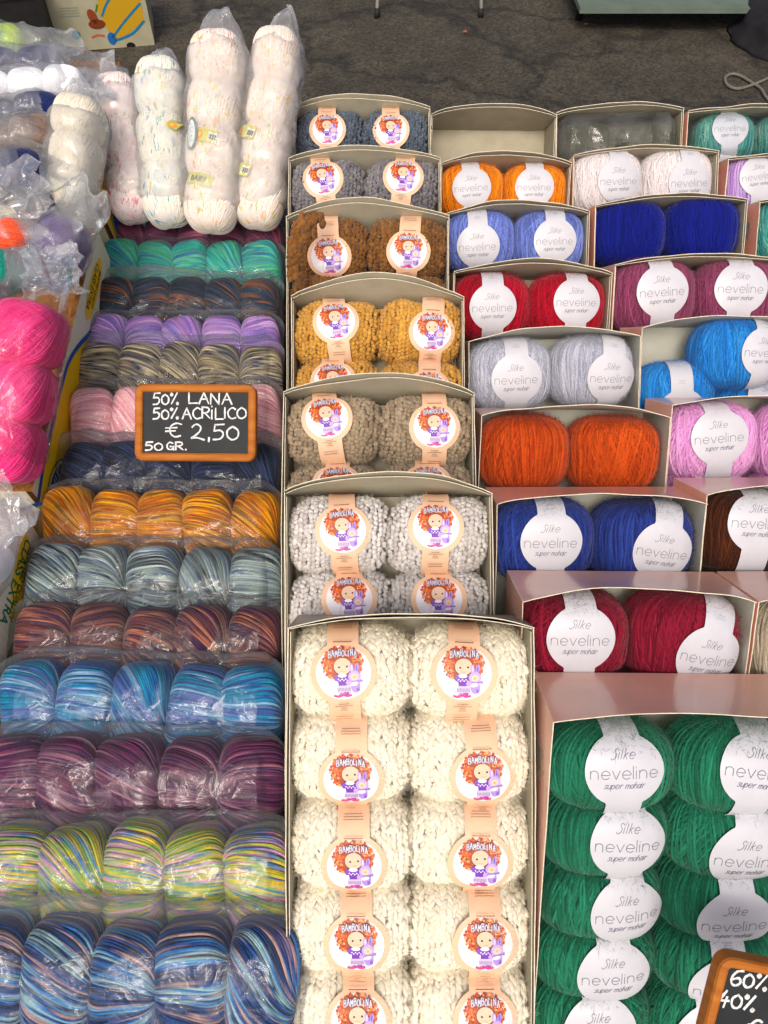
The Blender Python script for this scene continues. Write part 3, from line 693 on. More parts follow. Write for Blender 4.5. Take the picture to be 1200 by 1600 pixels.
# ------------------------------------------------------------------ ground and table
def ground_mat():
    m, nt, b = newmat('asphalt')
    tc = nd(nt, 'ShaderNodeTexCoord')
    n1 = nd(nt, 'ShaderNodeTexNoise'); n1.inputs['Scale'].default_value = 3.0; n1.inputs['Detail'].default_value = 9; n1.inputs['Roughness'].default_value = .78
    vo = nd(nt, 'ShaderNodeTexVoronoi'); vo.inputs['Scale'].default_value = 85
    vo2 = nd(nt, 'ShaderNodeTexVoronoi', feature='DISTANCE_TO_EDGE'); vo2.inputs['Scale'].default_value = 1.3
    n4 = nd(nt, 'ShaderNodeTexNoise'); n4.inputs['Scale'].default_value = 5; n4.inputs['Detail'].default_value = 5
    ad = nd(nt, 'ShaderNodeMix', data_type='VECTOR'); ad.inputs[0].default_value = .25
    nt.links.new(tc.outputs['Object'], ad.inputs[4]); nt.links.new(n4.outputs['Color'], ad.inputs[5])
    nt.links.new(ad.outputs[1], vo2.inputs[0])
    for n in (n1, vo, n4): nt.links.new(tc.outputs['Object'], n.inputs[0])
    c1 = nd(nt, 'ShaderNodeValToRGB'); e = c1.color_ramp.elements
    e[0].position = .3; e[0].color = (*hexc('1e1c17'), 1); e[1].position = .72; e[1].color = (*hexc('3d3a32'), 1)
    nt.links.new(n1.outputs[0], c1.inputs[0])
    c2 = nd(nt, 'ShaderNodeValToRGB'); e = c2.color_ramp.elements
    e[0].position = 0.0; e[0].color = (.3, .3, .3, 1); e[1].position = 1.0; e[1].color = (3.0, 2.8, 2.4, 1)
    nt.links.new(vo.outputs['Color'], c2.inputs[0])
    mx = nd(nt, 'ShaderNodeMix', data_type='RGBA', blend_type='MULTIPLY'); mx.inputs[0].default_value = .85
    nt.links.new(c1.outputs[0], mx.inputs[6]); nt.links.new(c2.outputs[0], mx.inputs[7])
    cr = nd(nt, 'ShaderNodeMapRange'); cr.inputs[1].default_value = 0; cr.inputs[2].default_value = .035; cr.inputs[3].default_value = .35; cr.inputs[4].default_value = 1
    nt.links.new(vo2.outputs[0], cr.inputs[0])
    sc = nd(nt, 'ShaderNodeVectorMath', operation='SCALE'); nt.links.new(mx.outputs[2], sc.inputs[0]); nt.links.new(cr.outputs[0], sc.inputs['Scale'])
    nt.links.new(sc.outputs[0], b.inputs['Base Color']); b.inputs['Roughness'].default_value = .85
    bp = nd(nt, 'ShaderNodeBump'); bp.inputs['Strength'].default_value = 1.0; bp.inputs['Distance'].default_value = .003
    nt.links.new(vo.outputs['Distance'], bp.inputs['Height']); nt.links.new(bp.outputs[0], b.inputs['Normal'])
    return m
ASPHALT = ground_mat()
gv = []; GN = 61
for i in range(GN):
    for j in range(GN):
        x = (i / (GN - 1) - .5); y = (j / (GN - 1) - .5)
        X = math.copysign(abs(x * 2) ** 2.2, x) * 60; Y = 3 + math.copysign(abs(y * 2) ** 2.2, y) * 60
        gv.append((X, Y, mnoise.noise(Vector((X * .7, Y * .7, 0))) * .012))
tag(obj('ground', mesh_np('ground', gv, grid_faces(GN, GN)[:, ::-1], mats=(ASPHALT,))), kind='structure')

CLOTH = noisy('dark_table_cloth', (.012, .012, .016), (.03, .03, .035), 60, rough=.9, bump=.3, bscale=500)
WOODM = noisy('table_metal', (.3, .3, .32), (.4, .4, .42), 20, rough=.4)
tb = empty('market_table', Matrix.Translation((0.1, 0.95, 0.6))); tag(tb, 'long trestle table with dark cloth underneath all the yarn boxes', 'table')
m = MB()
m.box((0.1, 0, -.015), (1.25, .98, .015)); obj('table_top', m.mesh('table_top', (CLOTH,)), tb)
for sx in (-1.0, 1.2):
    for sy in (-.85, .85):
        m = MB(); m.tube([(sx, sy, -.03), (sx, sy, -.605)], .016, 12); obj('leg', m.mesh('leg', (WOODM,), True), tb)

# ------------------------------------------------------------------ middle column: taupe boxes of chunky yarn
Y_CREAM = yarn_mat(strand=.03, name='cream_bouclé', cols=['e0dac2', 'eae4d2', 'f2eee0'], bump=0, freq=4, along=3, sheen=.05, tint=.03)
Y_GREY = yarn_mat(name='pale_grey_bouclé', bump=.1, strand=.15, tint=.06, freq=4, along=3, cols=['a8a19c', 'c4bfba', 'd4d0cc', 'cac6c3'], sheen=.3)
Y_TAUPE = yarn_mat(name='taupe_bouclé', bump=.1, strand=.15, tint=.06, freq=4, along=3, cols=['7c6a55', '9c8a70', 'b0a08a'])
Y_MUST = yarn_mat(name='mustard_bouclé', bump=.1, strand=.15, tint=.06, freq=4, along=3, cols=['a8762a', 'c8953f', 'd8a950'])
Y_BROWN = yarn_mat(name='brown_bouclé', bump=.1, strand=.15, tint=.06, freq=4, along=3, cols=['5a3818', '7a5024', '8f6230'])
Y_SLATE = yarn_mat(name='stone_grey_bouclé', bump=.1, strand=.15, tint=.06, freq=4, along=3, cols=['55545a', '77757a', '8f8a88'])
Y_DBLUE = yarn_mat(name='slate_blue_bouclé', bump=.1, strand=.15, tint=.06, freq=4, along=3, cols=['3a4450', '525e6c', '66707c'])
CG = 'yarn balls with doll labels in the taupe boxes'
mid = [  # left px, right px, y left, y right, bow, yarn, colour words, rows, discs
 (450, 834, 979, 981, .016, 'fluffy', Y_CREAM, 'fluffy cream', 5, [(537, 1050, 2), (724, 1051, -2), (549, 1218, 0), (754, 1214, 2), (554, 1352, 1), (750, 1348, -1), (558, 1474, 1), (758, 1474, 0), (560, 1592, 0), (758, 1592, 0)]),
 (444, 769, 770, 769, .026, 'chunky', Y_GREY, 'pale grey chunky', 2, [(536, 829, 3), (681, 823, -1), (546, 935, 1), (686, 936, 0)]),
 (443, 741, 613, 614, .026, 'chunky', Y_TAUPE, 'taupe chunky', 2, [(511, 653, 7), (679, 668, 0), (527, 760, 0), (668, 760, 0)]),
 (455, 725, 463, 464, .033, 'chunky', Y_MUST, 'mustard chunky', 2, [(525, 503, 6), (675, 520, -3), (521, 597, 2), (670, 612, -2)]),
 (447, 702, 338, 339, .028, 'chunky', Y_BROWN, 'brown chunky', 2, [(515, 403, 3), (638, 395, -4), 'bare', 'bare']),
 (451, 688, 248, 248, .022, 'chunky', Y_SLATE, 'stone grey chunky', 1, [(505, 281, 8), (630, 278, -6)]),
 (459, 672, 167, 171, .026, 'chunky', Y_DBLUE, 'slate blue chunky', 1, [(512, 204, 2), (611, 205, 1)]),
]
RW = ('top', 'second', 'third', 'fourth', 'bottom')
for i, (L, Rr, yl, yr, bow, kind, mat, cw, rows, discs) in enumerate(mid):
    z = .790 + .103 * i; W = .25
    org = at((L + Rr) / 2, (yl + yr) / 2, z)
    W = (Rr - L) * z / FPX
    pos = ('nearest of the taupe boxes, filled with cream yarn balls', 'taupe box of pale grey yarn behind the cream one', 'taupe box of taupe yarn between pale grey and mustard boxes',
           'taupe box of mustard yarn behind the taupe yarn', 'taupe box of brown yarn with a strand over its left edge', 'taupe box of stone grey yarn behind the brown yarn', 'rearmost taupe box, holding slate blue yarn balls')[i]
    bx = yarn_box(org, W, .43, .096, 0, 0, bow, CARD_TAUPE, CARD_IN, pos, 'taupe cardboard boxes of doll label yarn', skew=(.02, -.02, .02, -.03, -.08, .0, -.05)[i], seed=i)
    if rows == 1: nm = lambda r_, s, cw=cw: f'{s} {cw} yarn ball with peach doll label in its box'
    elif rows == 2: nm = lambda r_, s, cw=cw: f'{("upper", "lower")[r_]} {s} {cw} yarn ball with peach doll label'
    else: nm = lambda r_, s, cw=cw: f'{s} {cw} yarn ball in the {RW[r_]} row of the nearest taupe box'
    if i == 4: nm = lambda r_, s, cw=cw: f'{("upper", "lower")[r_]} {s} {cw} yarn ball in the box with bowed lid'
    fill(bx, W, rows, kind, mat, nm, CG, (.0885 if kind == 'chunky' else .0895), (.0535, .050, .047, .044, .041, .039, .037)[i], -.046, discs)

# the loose brown strand over the left edge
rg = random.Random(9)

# ------------------------------------------------------------------ right columns: pink boxes of mohair
def ym(n, cols, st=.42): return yarn_mat(n, cols, 26, 1.2, sheen=.2, tint=.12, strand=st)
Y = dict(
 green=ym('green_mohair', ['0c4a34', '16664a', '20785a', '105640']), maroon=ym('maroon_mohair', ['5e0a20', '820f2c', '94203a']),
 blue=ym('blue_mohair', ['18245c', '243888', '2e4898']), orange=ym('orange_mohair', ['9a300a', 'b8440e', 'cc5414']),
 silver=ym('silver_mohair', ['9096a8', 'b0b4c4', 'c8cad6'], .28), red=ym('red_mohair', ['80081c', 'a40a24', 'b81230']),
 peri=ym('periwinkle_mohair', ['5062b4', '6c80cc', '8496dc']), yorange=ym('amber_mohair', ['c86a08', 'e07f10', 'ee961c']),
 white=ym('white_mohair', ['cdc6ca', 'd8d2d4', 'dedadb'], .12), royal=ym('royal_blue_mohair', ['050f60', '08187c', '0a1e8e']),
 mauve=ym('mauve_mohair', ['6a2a4a', '8a4062', '9c5074']), azure=ym('azure_mohair', ['1464b8', '2280d0', '3c98e0']),
 pink=ym('pink_mohair', ['c880c0', 'dc9cd4', 'ecb8e2'], .22), brown=ym('brown_mohair', ['2c140c', '44200f', '5a2c14']),
 beige=ym('beige_mohair', ['8c8070', 'a89c88', 'bcb09c']), teal=yarn_mat('teal_mohair', ['145866', '2a7f80', '6cae98', '1f5280'], 9, 1.0),
 lilac=yarn_mat('lilac_mohair', ['8a5cb4', 'b48ad0', 'c8a8dc', '6c68c0'], 9, 1.0), olive=ym('olive_mohair', ['3a3c28', '474a34', '53543c']),
)
PG = 'pink cardboard boxes of mohair yarn'; PB = 'mohair yarn balls with white round labels'
TP = 13
pinks = [  # key, L, R, yl, yr, row index, bow, rows, discs, label of box, h
 ('green', 864, 1290, 1124, 1128, 0, .010, 5, [(975, 1200, 2), (1185, 1200, -6), (981, 1314, -1), (1166, 1338, -3), (980, 1424, 2), (1146, 1438, 2), (958, 1520, 2), (1132, 1540, 2), (936, 1605, 2), (1110, 1615, 0)], 'nearest pink box, with green mohair in five rows'),
 ('maroon', 816, 1180, 937, 940, 1, .016, 1, [(907, 996, 0), (1107, 1027, -12)], 'pink box of maroon mohair behind the green one'),
 ('blue', 776, 1104, 788, 787, 2, .014, 1, [(861, 845, 0), (1035, 861, -9)], 'pink box of dark blue mohair behind the maroon one'),
 ('orange', 752, 1048, 649, 651, 3, .016, 1, ['bare', 'bare'], 'pink box of burnt orange mohair showing no labels'),
 ('silver', 732, 1001, 534, 525, 4, .018, 1, [(807, 592, 0), (960, 590, -4)], 'pink box of silver grey mohair behind the orange one'),
 ('red', 709, 957, 424, 427, 5, .020, 1, [(770, 480, 2), (901, 471, 0)], 'pink box of red mohair between silver and periwinkle'),
 ('peri', 695, 921, 333, 331, 6, .020, 1, [(747, 385, 2), (867, 376, 0)], 'pink box of periwinkle blue mohair'),
 ('yorange', 689, 893, 255, 256, 7, .022, 1, [(737, 293, 4), (835, 292, 0)], 'pink box of amber orange mohair in front of empty box'),
 (None, 674, 870, 179, 180, 8, .022, 0, [], 'empty cream lined box at the back of the stall'),
 ('olive', 869, 1068, 177, 170, 8, .016, 0, [], 'rear box with dark olive yarn under clear film'),
 ('white', 896, 1123, 243, 236, 7, .014, 1, [(966, 283, 0), (1076, 286, 0)], 'pink box of white mohair in the back rows'),
 ('royal', 930, 1168, 320, 312, 6, .014, 1, ['bare', 'bare'], 'pink box of royal blue mohair showing no labels'),
 ('mauve', 961, 1235, 412, 408, 5, .014, 1, [(1033, 455, 3), (1155, 450, -2)], 'pink box of mauve mohair right of the red one'),
 ('azure', 1003, 1298, 511, 505, 4, .014, 0, [], 'half empty pink box of azure blue mohair'),
 ('pink', 1050, 1352, 632, 630, 3, .012, 2, [(1123, 682, 4), (1268, 682, 0), (1125, 765, 0), (1268, 765, 0)], 'pink box holding light pink mohair'),
 ('brown', 1104, 1435, 772, 770, 2, .012, 1, [(1185, 815, -4), (1350, 815, 0)], 'pink box of dark brown mohair at the right edge'),
 ('beige', 1185, 1552, 939, 939, 1, .012, 1, ['bare', 'skip'], 'pink box of beige mohair cut by the right edge'),
 ('teal', 1075, 1277, 174, 170, 8, .010, 0, [], 'rear box of variegated teal mohair under clear film'),
 ('lilac', 1138, 1346, 247, 247, 7, .010, 1, [(1186, 275, 6), (1300, 280, 0)], 'box of variegated lilac mohair at the right edge'),
 ('teal', 1187, 1412, 314, 312, 6, .008, 1, ['bare', 'skip'], 'box of variegated teal mohair at right edge below lilac'),
]
ZR = [.735, .825, .918, 1.017, 1.115, 1.213, 1.325, 1.445, 1.540]
WORDS = dict(green='green', maroon='maroon', blue='dark blue', orange='burnt orange', silver='silver grey', red='red', peri='periwinkle blue', yorange='amber orange', white='white', royal='royal blue',
             mauve='mauve', azure='azure', pink='light pink', brown='dark brown', beige='beige', teal='variegated teal', lilac='variegated lilac')
boxes = {}
for k, (key, L, Rr, yl, yr, ri, bow, rows, discs, lab) in enumerate(pinks):
    z = ZR[ri]; W = (Rr - L) * z / FPX; dep = .106
    org = at((L + Rr) / 2, (yl + yr) / 2, z)
    bx = yarn_box(org, W, .33 if ri else .45, dep, TP, math.degrees(math.atan2(yl - yr, Rr - L)), bow, CARD_PINK, CARD_GREYIN if ri < 5 else CARD_IN, lab, PG, skew=RNG.uniform(-.08, .08), seed=k + 30, lining=ri > 4)
    boxes[(key, ri)] = (bx, W)
    if key is None or rows == 0: continue
    cw = WORDS[key]
    if rows == 5: nm = lambda r_, s, cw=cw: f'{s} {cw} mohair ball in the {RW[r_]} row of the nearest pink box'
    elif rows == 2: nm = lambda r_, s, cw=cw: f'{("upper", "lower")[r_]} {s} {cw} mohair ball with white label'
    elif discs[0] == 'bare': nm = lambda r_, s, cw=cw, ri=ri: f'{s} {cw} mohair ball with no label showing' if key != 'teal' else 'unlabelled teal mohair ball cut by the right edge'
    else: nm = lambda r_, s, cw=cw: f'{s} {cw} mohair ball with white label in its box'
    kd = 'flat_mohair' if key == 'green' else 'mohair'
    fill(bx, W, rows, kd, Y[key], nm, PB if discs[0] != 'bare' else 'mohair yarn balls without visible labels', .0745 if key == 'green' else .092, (.0665 if key == 'green' else (.0565 if ri < 4 else .052 if ri < 6 else .046)), -.044, discs)
# azure: one ball lying low on the left, one riding high on the right
bx, W = boxes[('azure', 4)]; m = bx.matrix_world
def azure(px, py, dx, dy, label, roll, zoff=-.043, seed=0):
    x, y = local_px(m, px, py, 0.0)
    ball(m, 'mohair', x, y, zoff, Y['azure'], label, PB, disc=(dx, dy), roll=roll, seed=seed)
azure(1063, 623, .002, -.022, 'azure mohair ball lying low at left of half empty box', 2, -.043, 1)
azure(1157, 555, .033, .004, 'large azure mohair ball riding high at the right edge', -4, -.036, 2)
azure(1185, 655, .020, .030, 'azure mohair ball underneath the high riding azure ball', 0, -.048, 3)
bx, W = boxes[('teal', 8)]; m = bx.matrix_world
x, y = local_px(m, 1140, 215, 0.0)
ball(m, 'mohair', x, y, -.043, Y['teal'], 'teal mohair ball with upside down label in rear box', PB, disc=(0, .018), roll=0, seed=2, flip=True)
x, y = local_px(m, 1238, 215, 0.0)
ball(m, 'mohair', x, y, -.043, Y['teal'], 'teal mohair ball behind the upside down label, cut by the edge', 'mohair yarn balls without visible labels', seed=1)
bx, W = boxes[('olive', 8)]; m = bx.matrix_world
for q, px in enumerate((920, 1018)):
    x, y = local_px(m, px, 229, 0.0)
    ball(m, 'mohair', x, y, -.043, Y['olive'], f'{("left", "right")[q]} dark olive mohair ball under clear film', 'olive mohair balls under film', seed=q)

# ------------------------------------------------------------------ film
def film_row(name, mw, w, hy, dz, label, group, n=5, seed=0, fin=.018, mat=FILM, cat='plastic bag', pitch=None, amp=.0022, tails=(.03, .03), jag=.0):
    """a long bag drawn over a row of balls lying along x, with a flat seam fin on top and flattened ends"""
    nu, nv = 230, 104; V = []; MK = []
    pitch = pitch or w / n
    rg = random.Random(seed * 17 + 3); CR = []
    for k in range(n + 1):
        gx, ga = -w / 2 + pitch * k + rg.uniform(-.004, .004), rg.uniform(1.9, 2.5)
        for q in range(rg.randint(3, 6)):
            th_ = rg.uniform(0, 2 * math.pi); L = rg.uniform(.012, .045)
            CR.append((gx, ga * hy, gx + L * math.cos(th_), ga * hy + L * math.sin(th_), rg.uniform(.0006, .0018)))
    for q in range(int(w * 70)):
        gx, ga = rg.uniform(-w / 2, w / 2), rg.uniform(.8, 2.7) * hy; th_ = rg.gauss(.2, .9); L = rg.uniform(.008, .04)
        CR.append((gx, ga, gx + L * math.cos(th_), ga + L * math.sin(th_), rg.uniform(.0004, .0014)))
    sa_ = rg.uniform(1.6, 2.0)
    for q in range(6):
        xx = -w / 2 + w * q / 6; CR.append((xx, (sa_ + .05 * math.sin(q * 2.1)) * hy, xx + w / 6, (sa_ + .05 * math.sin((q + 1) * 2.1)) * hy, .0010))
    gxs = (-w / 2 - tails[0] + (w + tails[0] + tails[1]) * np.arange(nu) / (nu - 1))[:, None]; gas = (2 * math.pi * np.arange(nv) / nv * hy)[None, :]
    CD = np.zeros((nu, nv))
    for (x0, a0, x1, a1, am) in CR:
        dx, da = x1 - x0, a1 - a0; t_ = np.clip(((gxs - x0) * dx + (gas - a0) * da) / (dx * dx + da * da), 0, 1)
        d_ = np.hypot(gxs - x0 - t_ * dx, gas - a0 - t_ * da); CD += am * np.clip(1 - d_ / .0034, 0, 1) * (1 - .5 * t_)
    for i in range(nu):
        u = i / (nu - 1); x = -w / 2 - tails[0] + (w + tails[0] + tails[1]) * u
        e0 = min(1, max(0, (x + w / 2 + tails[0]) / (tails[0] + .022))); e1 = min(1, max(0, (w / 2 + tails[1] - x) / (tails[1] + .022)))
        env = max(.02, (min(e0, e1)) ** .55)
        ph = ((x + w / 2) / pitch) % 1.0
        pin = 1 - .025 * (abs(math.cos(math.pi * ph))) ** 8 * (1 if abs(x) < w / 2 - .01 else 0)
        fn = fin * (.75 + .5 * nz3(x * 7, seed, 2.1))
        for j in range(nv):
            a = 2 * math.pi * j / nv
            ca, sa = math.cos(a), math.sin(a)                     # ca: up, sa: out
            rr = (abs(ca / hy) ** 2.6 + abs(sa / dz) ** 2.6) ** (-1 / 2.6)
            y = ca * rr * (.55 + .45 * env); z = sa * rr * env
            q = min(a, 2 * math.pi - a)
            f = math.exp(-(q / .20) ** 2); MK.append(.13 * math.exp(-(q / .30) ** 2) + .07 * (1 - env))
            y += fn * f + jag * f * max(0, nz3(x * 40, seed * 3.3, 5))
            n1 = nz3(x * 24 + seed * 7, y * 24, z * 24 + seed)
            cr = (abs(n1) * -2.2 + .6) * amp * .8 + CD[i, j]
            s_ = pin + cr / max(rr, .01)
            V.append((x, y * s_, z * s_))
    me = mesh_np(name, V, grid_faces(nu, nv, wrap=True), mats=(mat,), attrs={'mk': MK})
    o = obj(name, me, mw=mw); tag(o, label, cat, group); return o

# ------------------------------------------------------------------ left column: clear bags of five balls each
BA, BB, BC = .0376, .058, .035
SMALL = [wind_mesh('wound_ball_shape', BA, BB, BC, 3.7, layers=((s1, ry_),), n=128, seg=24, rs=.00125, seed=80 + i, swirl=sw, jit=.22, dr=.022) for i, (s1, ry_, sw) in
         enumerate(((-14, 12, .2), (-6, -14, -.15), (6, 18, .25), (-24, -6, .1), (-16, 8, -.3), (-32, -12, .35), (-10, -26, -.2)))]
rows_left = [  # top px, left px, right px, number of balls shown, palette, words
 (1437, -55, 462, 5, ['16264c', '24508e', '33343e', '1f4480', 'b08f88', '1c3c78', '3a78b4', '8fb0b4', '1d3560'], 'blue, grey and pale pink striped'),
 (1287, -18, 456, 5, ['d2b428', '7ca448', '4474ac', 'ccb83c', '7cac54', 'd48ca8', '4476ac', 'd8bc38', '74a85c', 'd8a4b8'], 'yellow, green, blue and pink striped'),
 (1150, -22, 438, 5, ['401c38', '5e2c4c', '463058', 'a06c7c', '502850', '6c3650', '342044'], 'plum purple'),
 (1033, 15, 438, 5, ['146c90', '2484ac', '24488a', '84a8c4', '1a7898', '5c68a8', '18548a'], 'sky blue and teal'),
 (942, 38, 438, 5, ['3c2428', '54303a', '704038', '34284c', '4c2a38', '9c6450', '44283c'], 'rusty brown and violet'),
 (853, 55, 438, 5, ['343c44', '8c9a98', '202830', 'a8b8b4', '445c7c', '8c9c94', '2c3848'], 'grey, white and steel blue striped'),
 (764, 78, 438, 5, ['a85210', 'c8700c', 'd89418', '6c5618', 'b85c10', 'dc9c1c', '98400c'], 'orange and golden yellow'),
 (690, 104, 438, 5, ['1e2430', '263048', '1c2028', '34446a', '22283a'], 'dark navy blue'),
 (603, 116, 438, 5, ['e8a8b4', 'f0c0c4', 'dc8ca0', 'f4cccc', 'e094a4'], 'baby pink'),
 (538, 130, 438, 5, ['3a3634', 'b8aa84', '26283a', '8c8068', '2c3454', 'c4b894', '2c2c3c'], 'grey brown and sand striped'),
 (494, 145, 438, 5, ['8c64a8', 'a884c4', 'c0a0d0', '7460b0', 'b480b8'], 'lilac'),
 (436, 158, 438, 5, ['222a34', '2c3848', '8a5430', '283040', '344458', '2a3444', '1e2630'], 'dark slate with rust flecks'),
 (379, 165, 440, 5, ['1f8c84', '3cb49c', '28689c', '60b488', '1e7c94', '48b4a4', '3c9c60'], 'teal and emerald'),
 (347, 179, 440, 5, ['70304c', '94486c', 'a85c78', '5c2c4c', '843c5c'], 'dusky mauve'),
]
ORD = ('leftmost', 'second from left', 'middle', 'second from right', 'rightmost')
for i, (yt, xl, xr, nb, pal, words_) in enumerate(rows_left):
    yc = yt + 55 if i < 4 else yt + 40
    z = 1 / (.685 + .000504 * (yc - 360)) + .01
    mat = yarn_mat('bagged_yarn', pal, 12.5 if i not in (2, 4, 7) else 20, .28, sheen=.15, tint=.1, seed=i * 3.7)
    pitch = (xr - xl) * z / FPX / nb
    cx = ((xl + xr) / 2 - 600) * z / FPX; cy = (yt - 800) * z / FPX + BB + .001
    tl = {0: -1.0, 1: -.6, 8: 1, 5: -1.2, 4: -1.2, 3: -1.4}.get(i, -.8)
    mw = frame(stall(cx, cy, z), -4, tl)
    sc = pitch / .069
    for q in range(nb):
        o = obj('yarn_ball', SMALL[(q * 3 + i * 2) % 7], None, mat)
        o.matrix_world = mw @ Matrix.Translation(((q - (nb - 1) / 2) * pitch, RNG.uniform(-.003, .002), RNG.uniform(-.003, .002))) @ Matrix.Rotation(R(RNG.uniform(-9, 9)), 4, 'Z') @ Matrix.Rotation(R(RNG.uniform(-12, 12)), 4, 'Y') @ Matrix.Diagonal((sc * RNG.uniform(.95, 1.05), RNG.uniform(.95, 1.03), 1, 1))
        tag(o, f'{ORD[q]} ball in the bag of {words_} yarn', 'yarn ball', 'yarn balls in clear bags')
    film_row('clear_bag', mw, pitch * nb, BB + .0035, BC + .0035, f'clear plastic bag around the five {words_} yarn balls', 'clear bags of five yarn balls', seed=i + 1, fin=(.024 if i in (0, 7, 9, 11) else .015),
             pitch=pitch, tails=(.022 if i > 0 else .01, .006 if i > 1 else .014), amp=.0026)

# ------------------------------------------------------------------ cartons on the left
CART_W = noisy('carton_white_print', hexc('cfc9ae'), hexc('dcd7c2'), 25, rough=.7, bump=.25, bscale=90, stretch=(1, 12, 1))
CART_B = noisy('carton_brown_board', hexc('7d5228'), hexc('a4743c'), 60, rough=.9, bump=.4, bscale=300)
YEL, BLU, DGR, WHT = hexc('ecba08'), hexc('0f4f9c'), hexc('0d6b4a'), hexc('dfe0dc')
def fruit_carton(A, length, width, height, slope, label, hole=None):
    """A = upper right front corner; the box runs back along +y rising by slope, its right wall lies in x = A.x"""
    M = Matrix.Translation(A) @ Matrix.Rotation(R(slope), 4, 'X')
    t = empty('fruit_carton', M); tag(t, label, 'carton', 'printed fruit cartons used as yarn crates')
    th = .009
    def wall(p0, p1, n):           # from p0 to p1 along the rim, wavy corrugated top edge
        p0, p1, n = Vector(p0), Vector(p1), Vector(n); k = 40; mb = MB()
        for side, off, mi in ((0, 0, 0), (1, th, 1)):
            V = []
            for i in range(k + 1):
                p = p0.lerp(p1, i / k) - n * off
                dz = .0012 * nz3(p.x * 60, p.y * 60, side * 5 + 1)
                V += [p + Vector((0, 0, dz)), p + Vector((0, 0, -height))]
            F = [(2 * i, 2 * i + 1, 2 * i + 3, 2 * i + 2) for i in range(k)]
            if side: F = [f[::-1] for f in F]
            mb.add(V, F, mi)
        b = 2 * (k + 1)
        mb.add([], [])
        for i in range(k):
            mb.F.append((2 * i, 2 * i + 2, b + 2 * i + 2, b + 2 * i)); mb.M.append(2)
        # corrugation: a thin wavy middle layer standing on the cut edge
        V = []
        kk = 160
        for i in range(kk + 1):
            p = p0.lerp(p1, i / kk) - n * (th / 2 + th * .3 * math.sin(i * 1.6))
            V += [p - n * .0004 + Vector((0, 0, .0016)), p + n * .0004 + Vector((0, 0, .0016)), p - n * .0004 + Vector((0, 0, -.002)), p + n * .0004 + Vector((0, 0, -.002))]
        mb.add(V, [(4 * i, 4 * i + 1, 4 * i + 5, 4 * i + 4) for i in range(kk)] + [(4 * i, 4 * i + 4, 4 * i + 6, 4 * i + 2) for i in range(kk)] + [(4 * i + 1, 4 * i + 3, 4 * i + 7, 4 * i + 5) for i in range(kk)], 2)
        return mb
    w = {}
    w['r'] = obj('carton_wall', wall((0, 0, 0), (0, length, 0), (1, 0, 0)).mesh('carton_wall', (CART_W, CART_B, CART_B)), t)
    w['f'] = obj('carton_wall', wall((-width, 0, 0), (-th, 0, 0), (0, -1, 0)).mesh('carton_wall', (CART_W, CART_B, CART_B)), t)
    w['b'] = obj('carton_wall', wall((-th, length - .0002, 0), (-width, length - .0002, 0), (0, 1, 0)).mesh('carton_wall', (CART_W, CART_B, CART_B)), t)
    w['l'] = obj('carton_wall', wall((-width, length, 0), (-width, 0, 0), (-1, 0, 0)).mesh('carton_wall', (CART_W, CART_B, CART_B)), t)
    mb = MB(); mb.box((-width / 2, length / 2, -height + .004), (width / 2 - .008, length / 2 - .008, .003)); obj('carton_floor', mb.mesh('carton_floor', (CART_B,)), t)
    return t, w, M
def onwall(M, plane, px, py):
    """local (along, down) of the sight line on the carton's right ('r': x=0) or front ('f': y=0) wall"""
    mi = M.inverted(); o = mi @ CAM; dv = mi.to_3x3() @ (at(px, py, 1.0) - CAM); ax = 0 if plane == 'r' else 1
    t = -o[ax] / dv[ax]; p = o + dv * t
    return (p.y, p.z) if plane == 'r' else (p.x, p.z)
XW = -.49
# the carton of bright pink yarn
A2 = at_wall(50, 768, XW); B2 = at_wall(152, 357, XW)
dv = B2 - A2; len2 = math.hypot(dv.y, dv.z); sl2 = math.degrees(math.atan2(dv.z, dv.y))
c2, w2, M2 = fruit_carton(A2, len2, .38, .21, sl2, 'printed carton holding bright pink yarn packs, cut edge showing brown')
rmap = lambda x, y, l: (l, x, y)
fmap = lambda x, y, l: (x, -l, y)
p = Print(.0002)
o = lambda px, py: onwall(M2, 'r', px, py)
blue_line = [(150, 505), (138, 523), (122, 541), (107, 566), (97, 600), (87, 640), (78, 680), (70, 715), (65, 745), (60, 778)]
bl = [o(*q) for q in blue_line]
yel = [(a + .004, b) for a, b in bl]
poly = yel + [(0.0005, -.19), (bl[0][0], -.19)]
p.V += []; p.poly([(sum(q[0] for q in poly) / len(poly), -.15)] and poly, YEL); p.lay()
p.line(bl, .0085, BLU); p.lay()
# oval with the fruit brand
u0, v0 = o(88, 712)
k0 = len(p.V)
for a_, b_, c_ in ((.060, .050, DGR), (.057, .047, YEL), (.053, .043, BLU)): p.disc(u0 - .045, v0 - .044, a_, b_, c_, n=40); p.lay()
p.V[k0:] = [(max(.0015, q[0]), q[1], q[2]) for q in p.V[k0:]]
p.font('Chiqu', 0, 0, .036, WHT, M=lambda x, y: (u0 + .004 - x, v0 - .009 - y), offset=.0008, shear=.3, sx=.86)
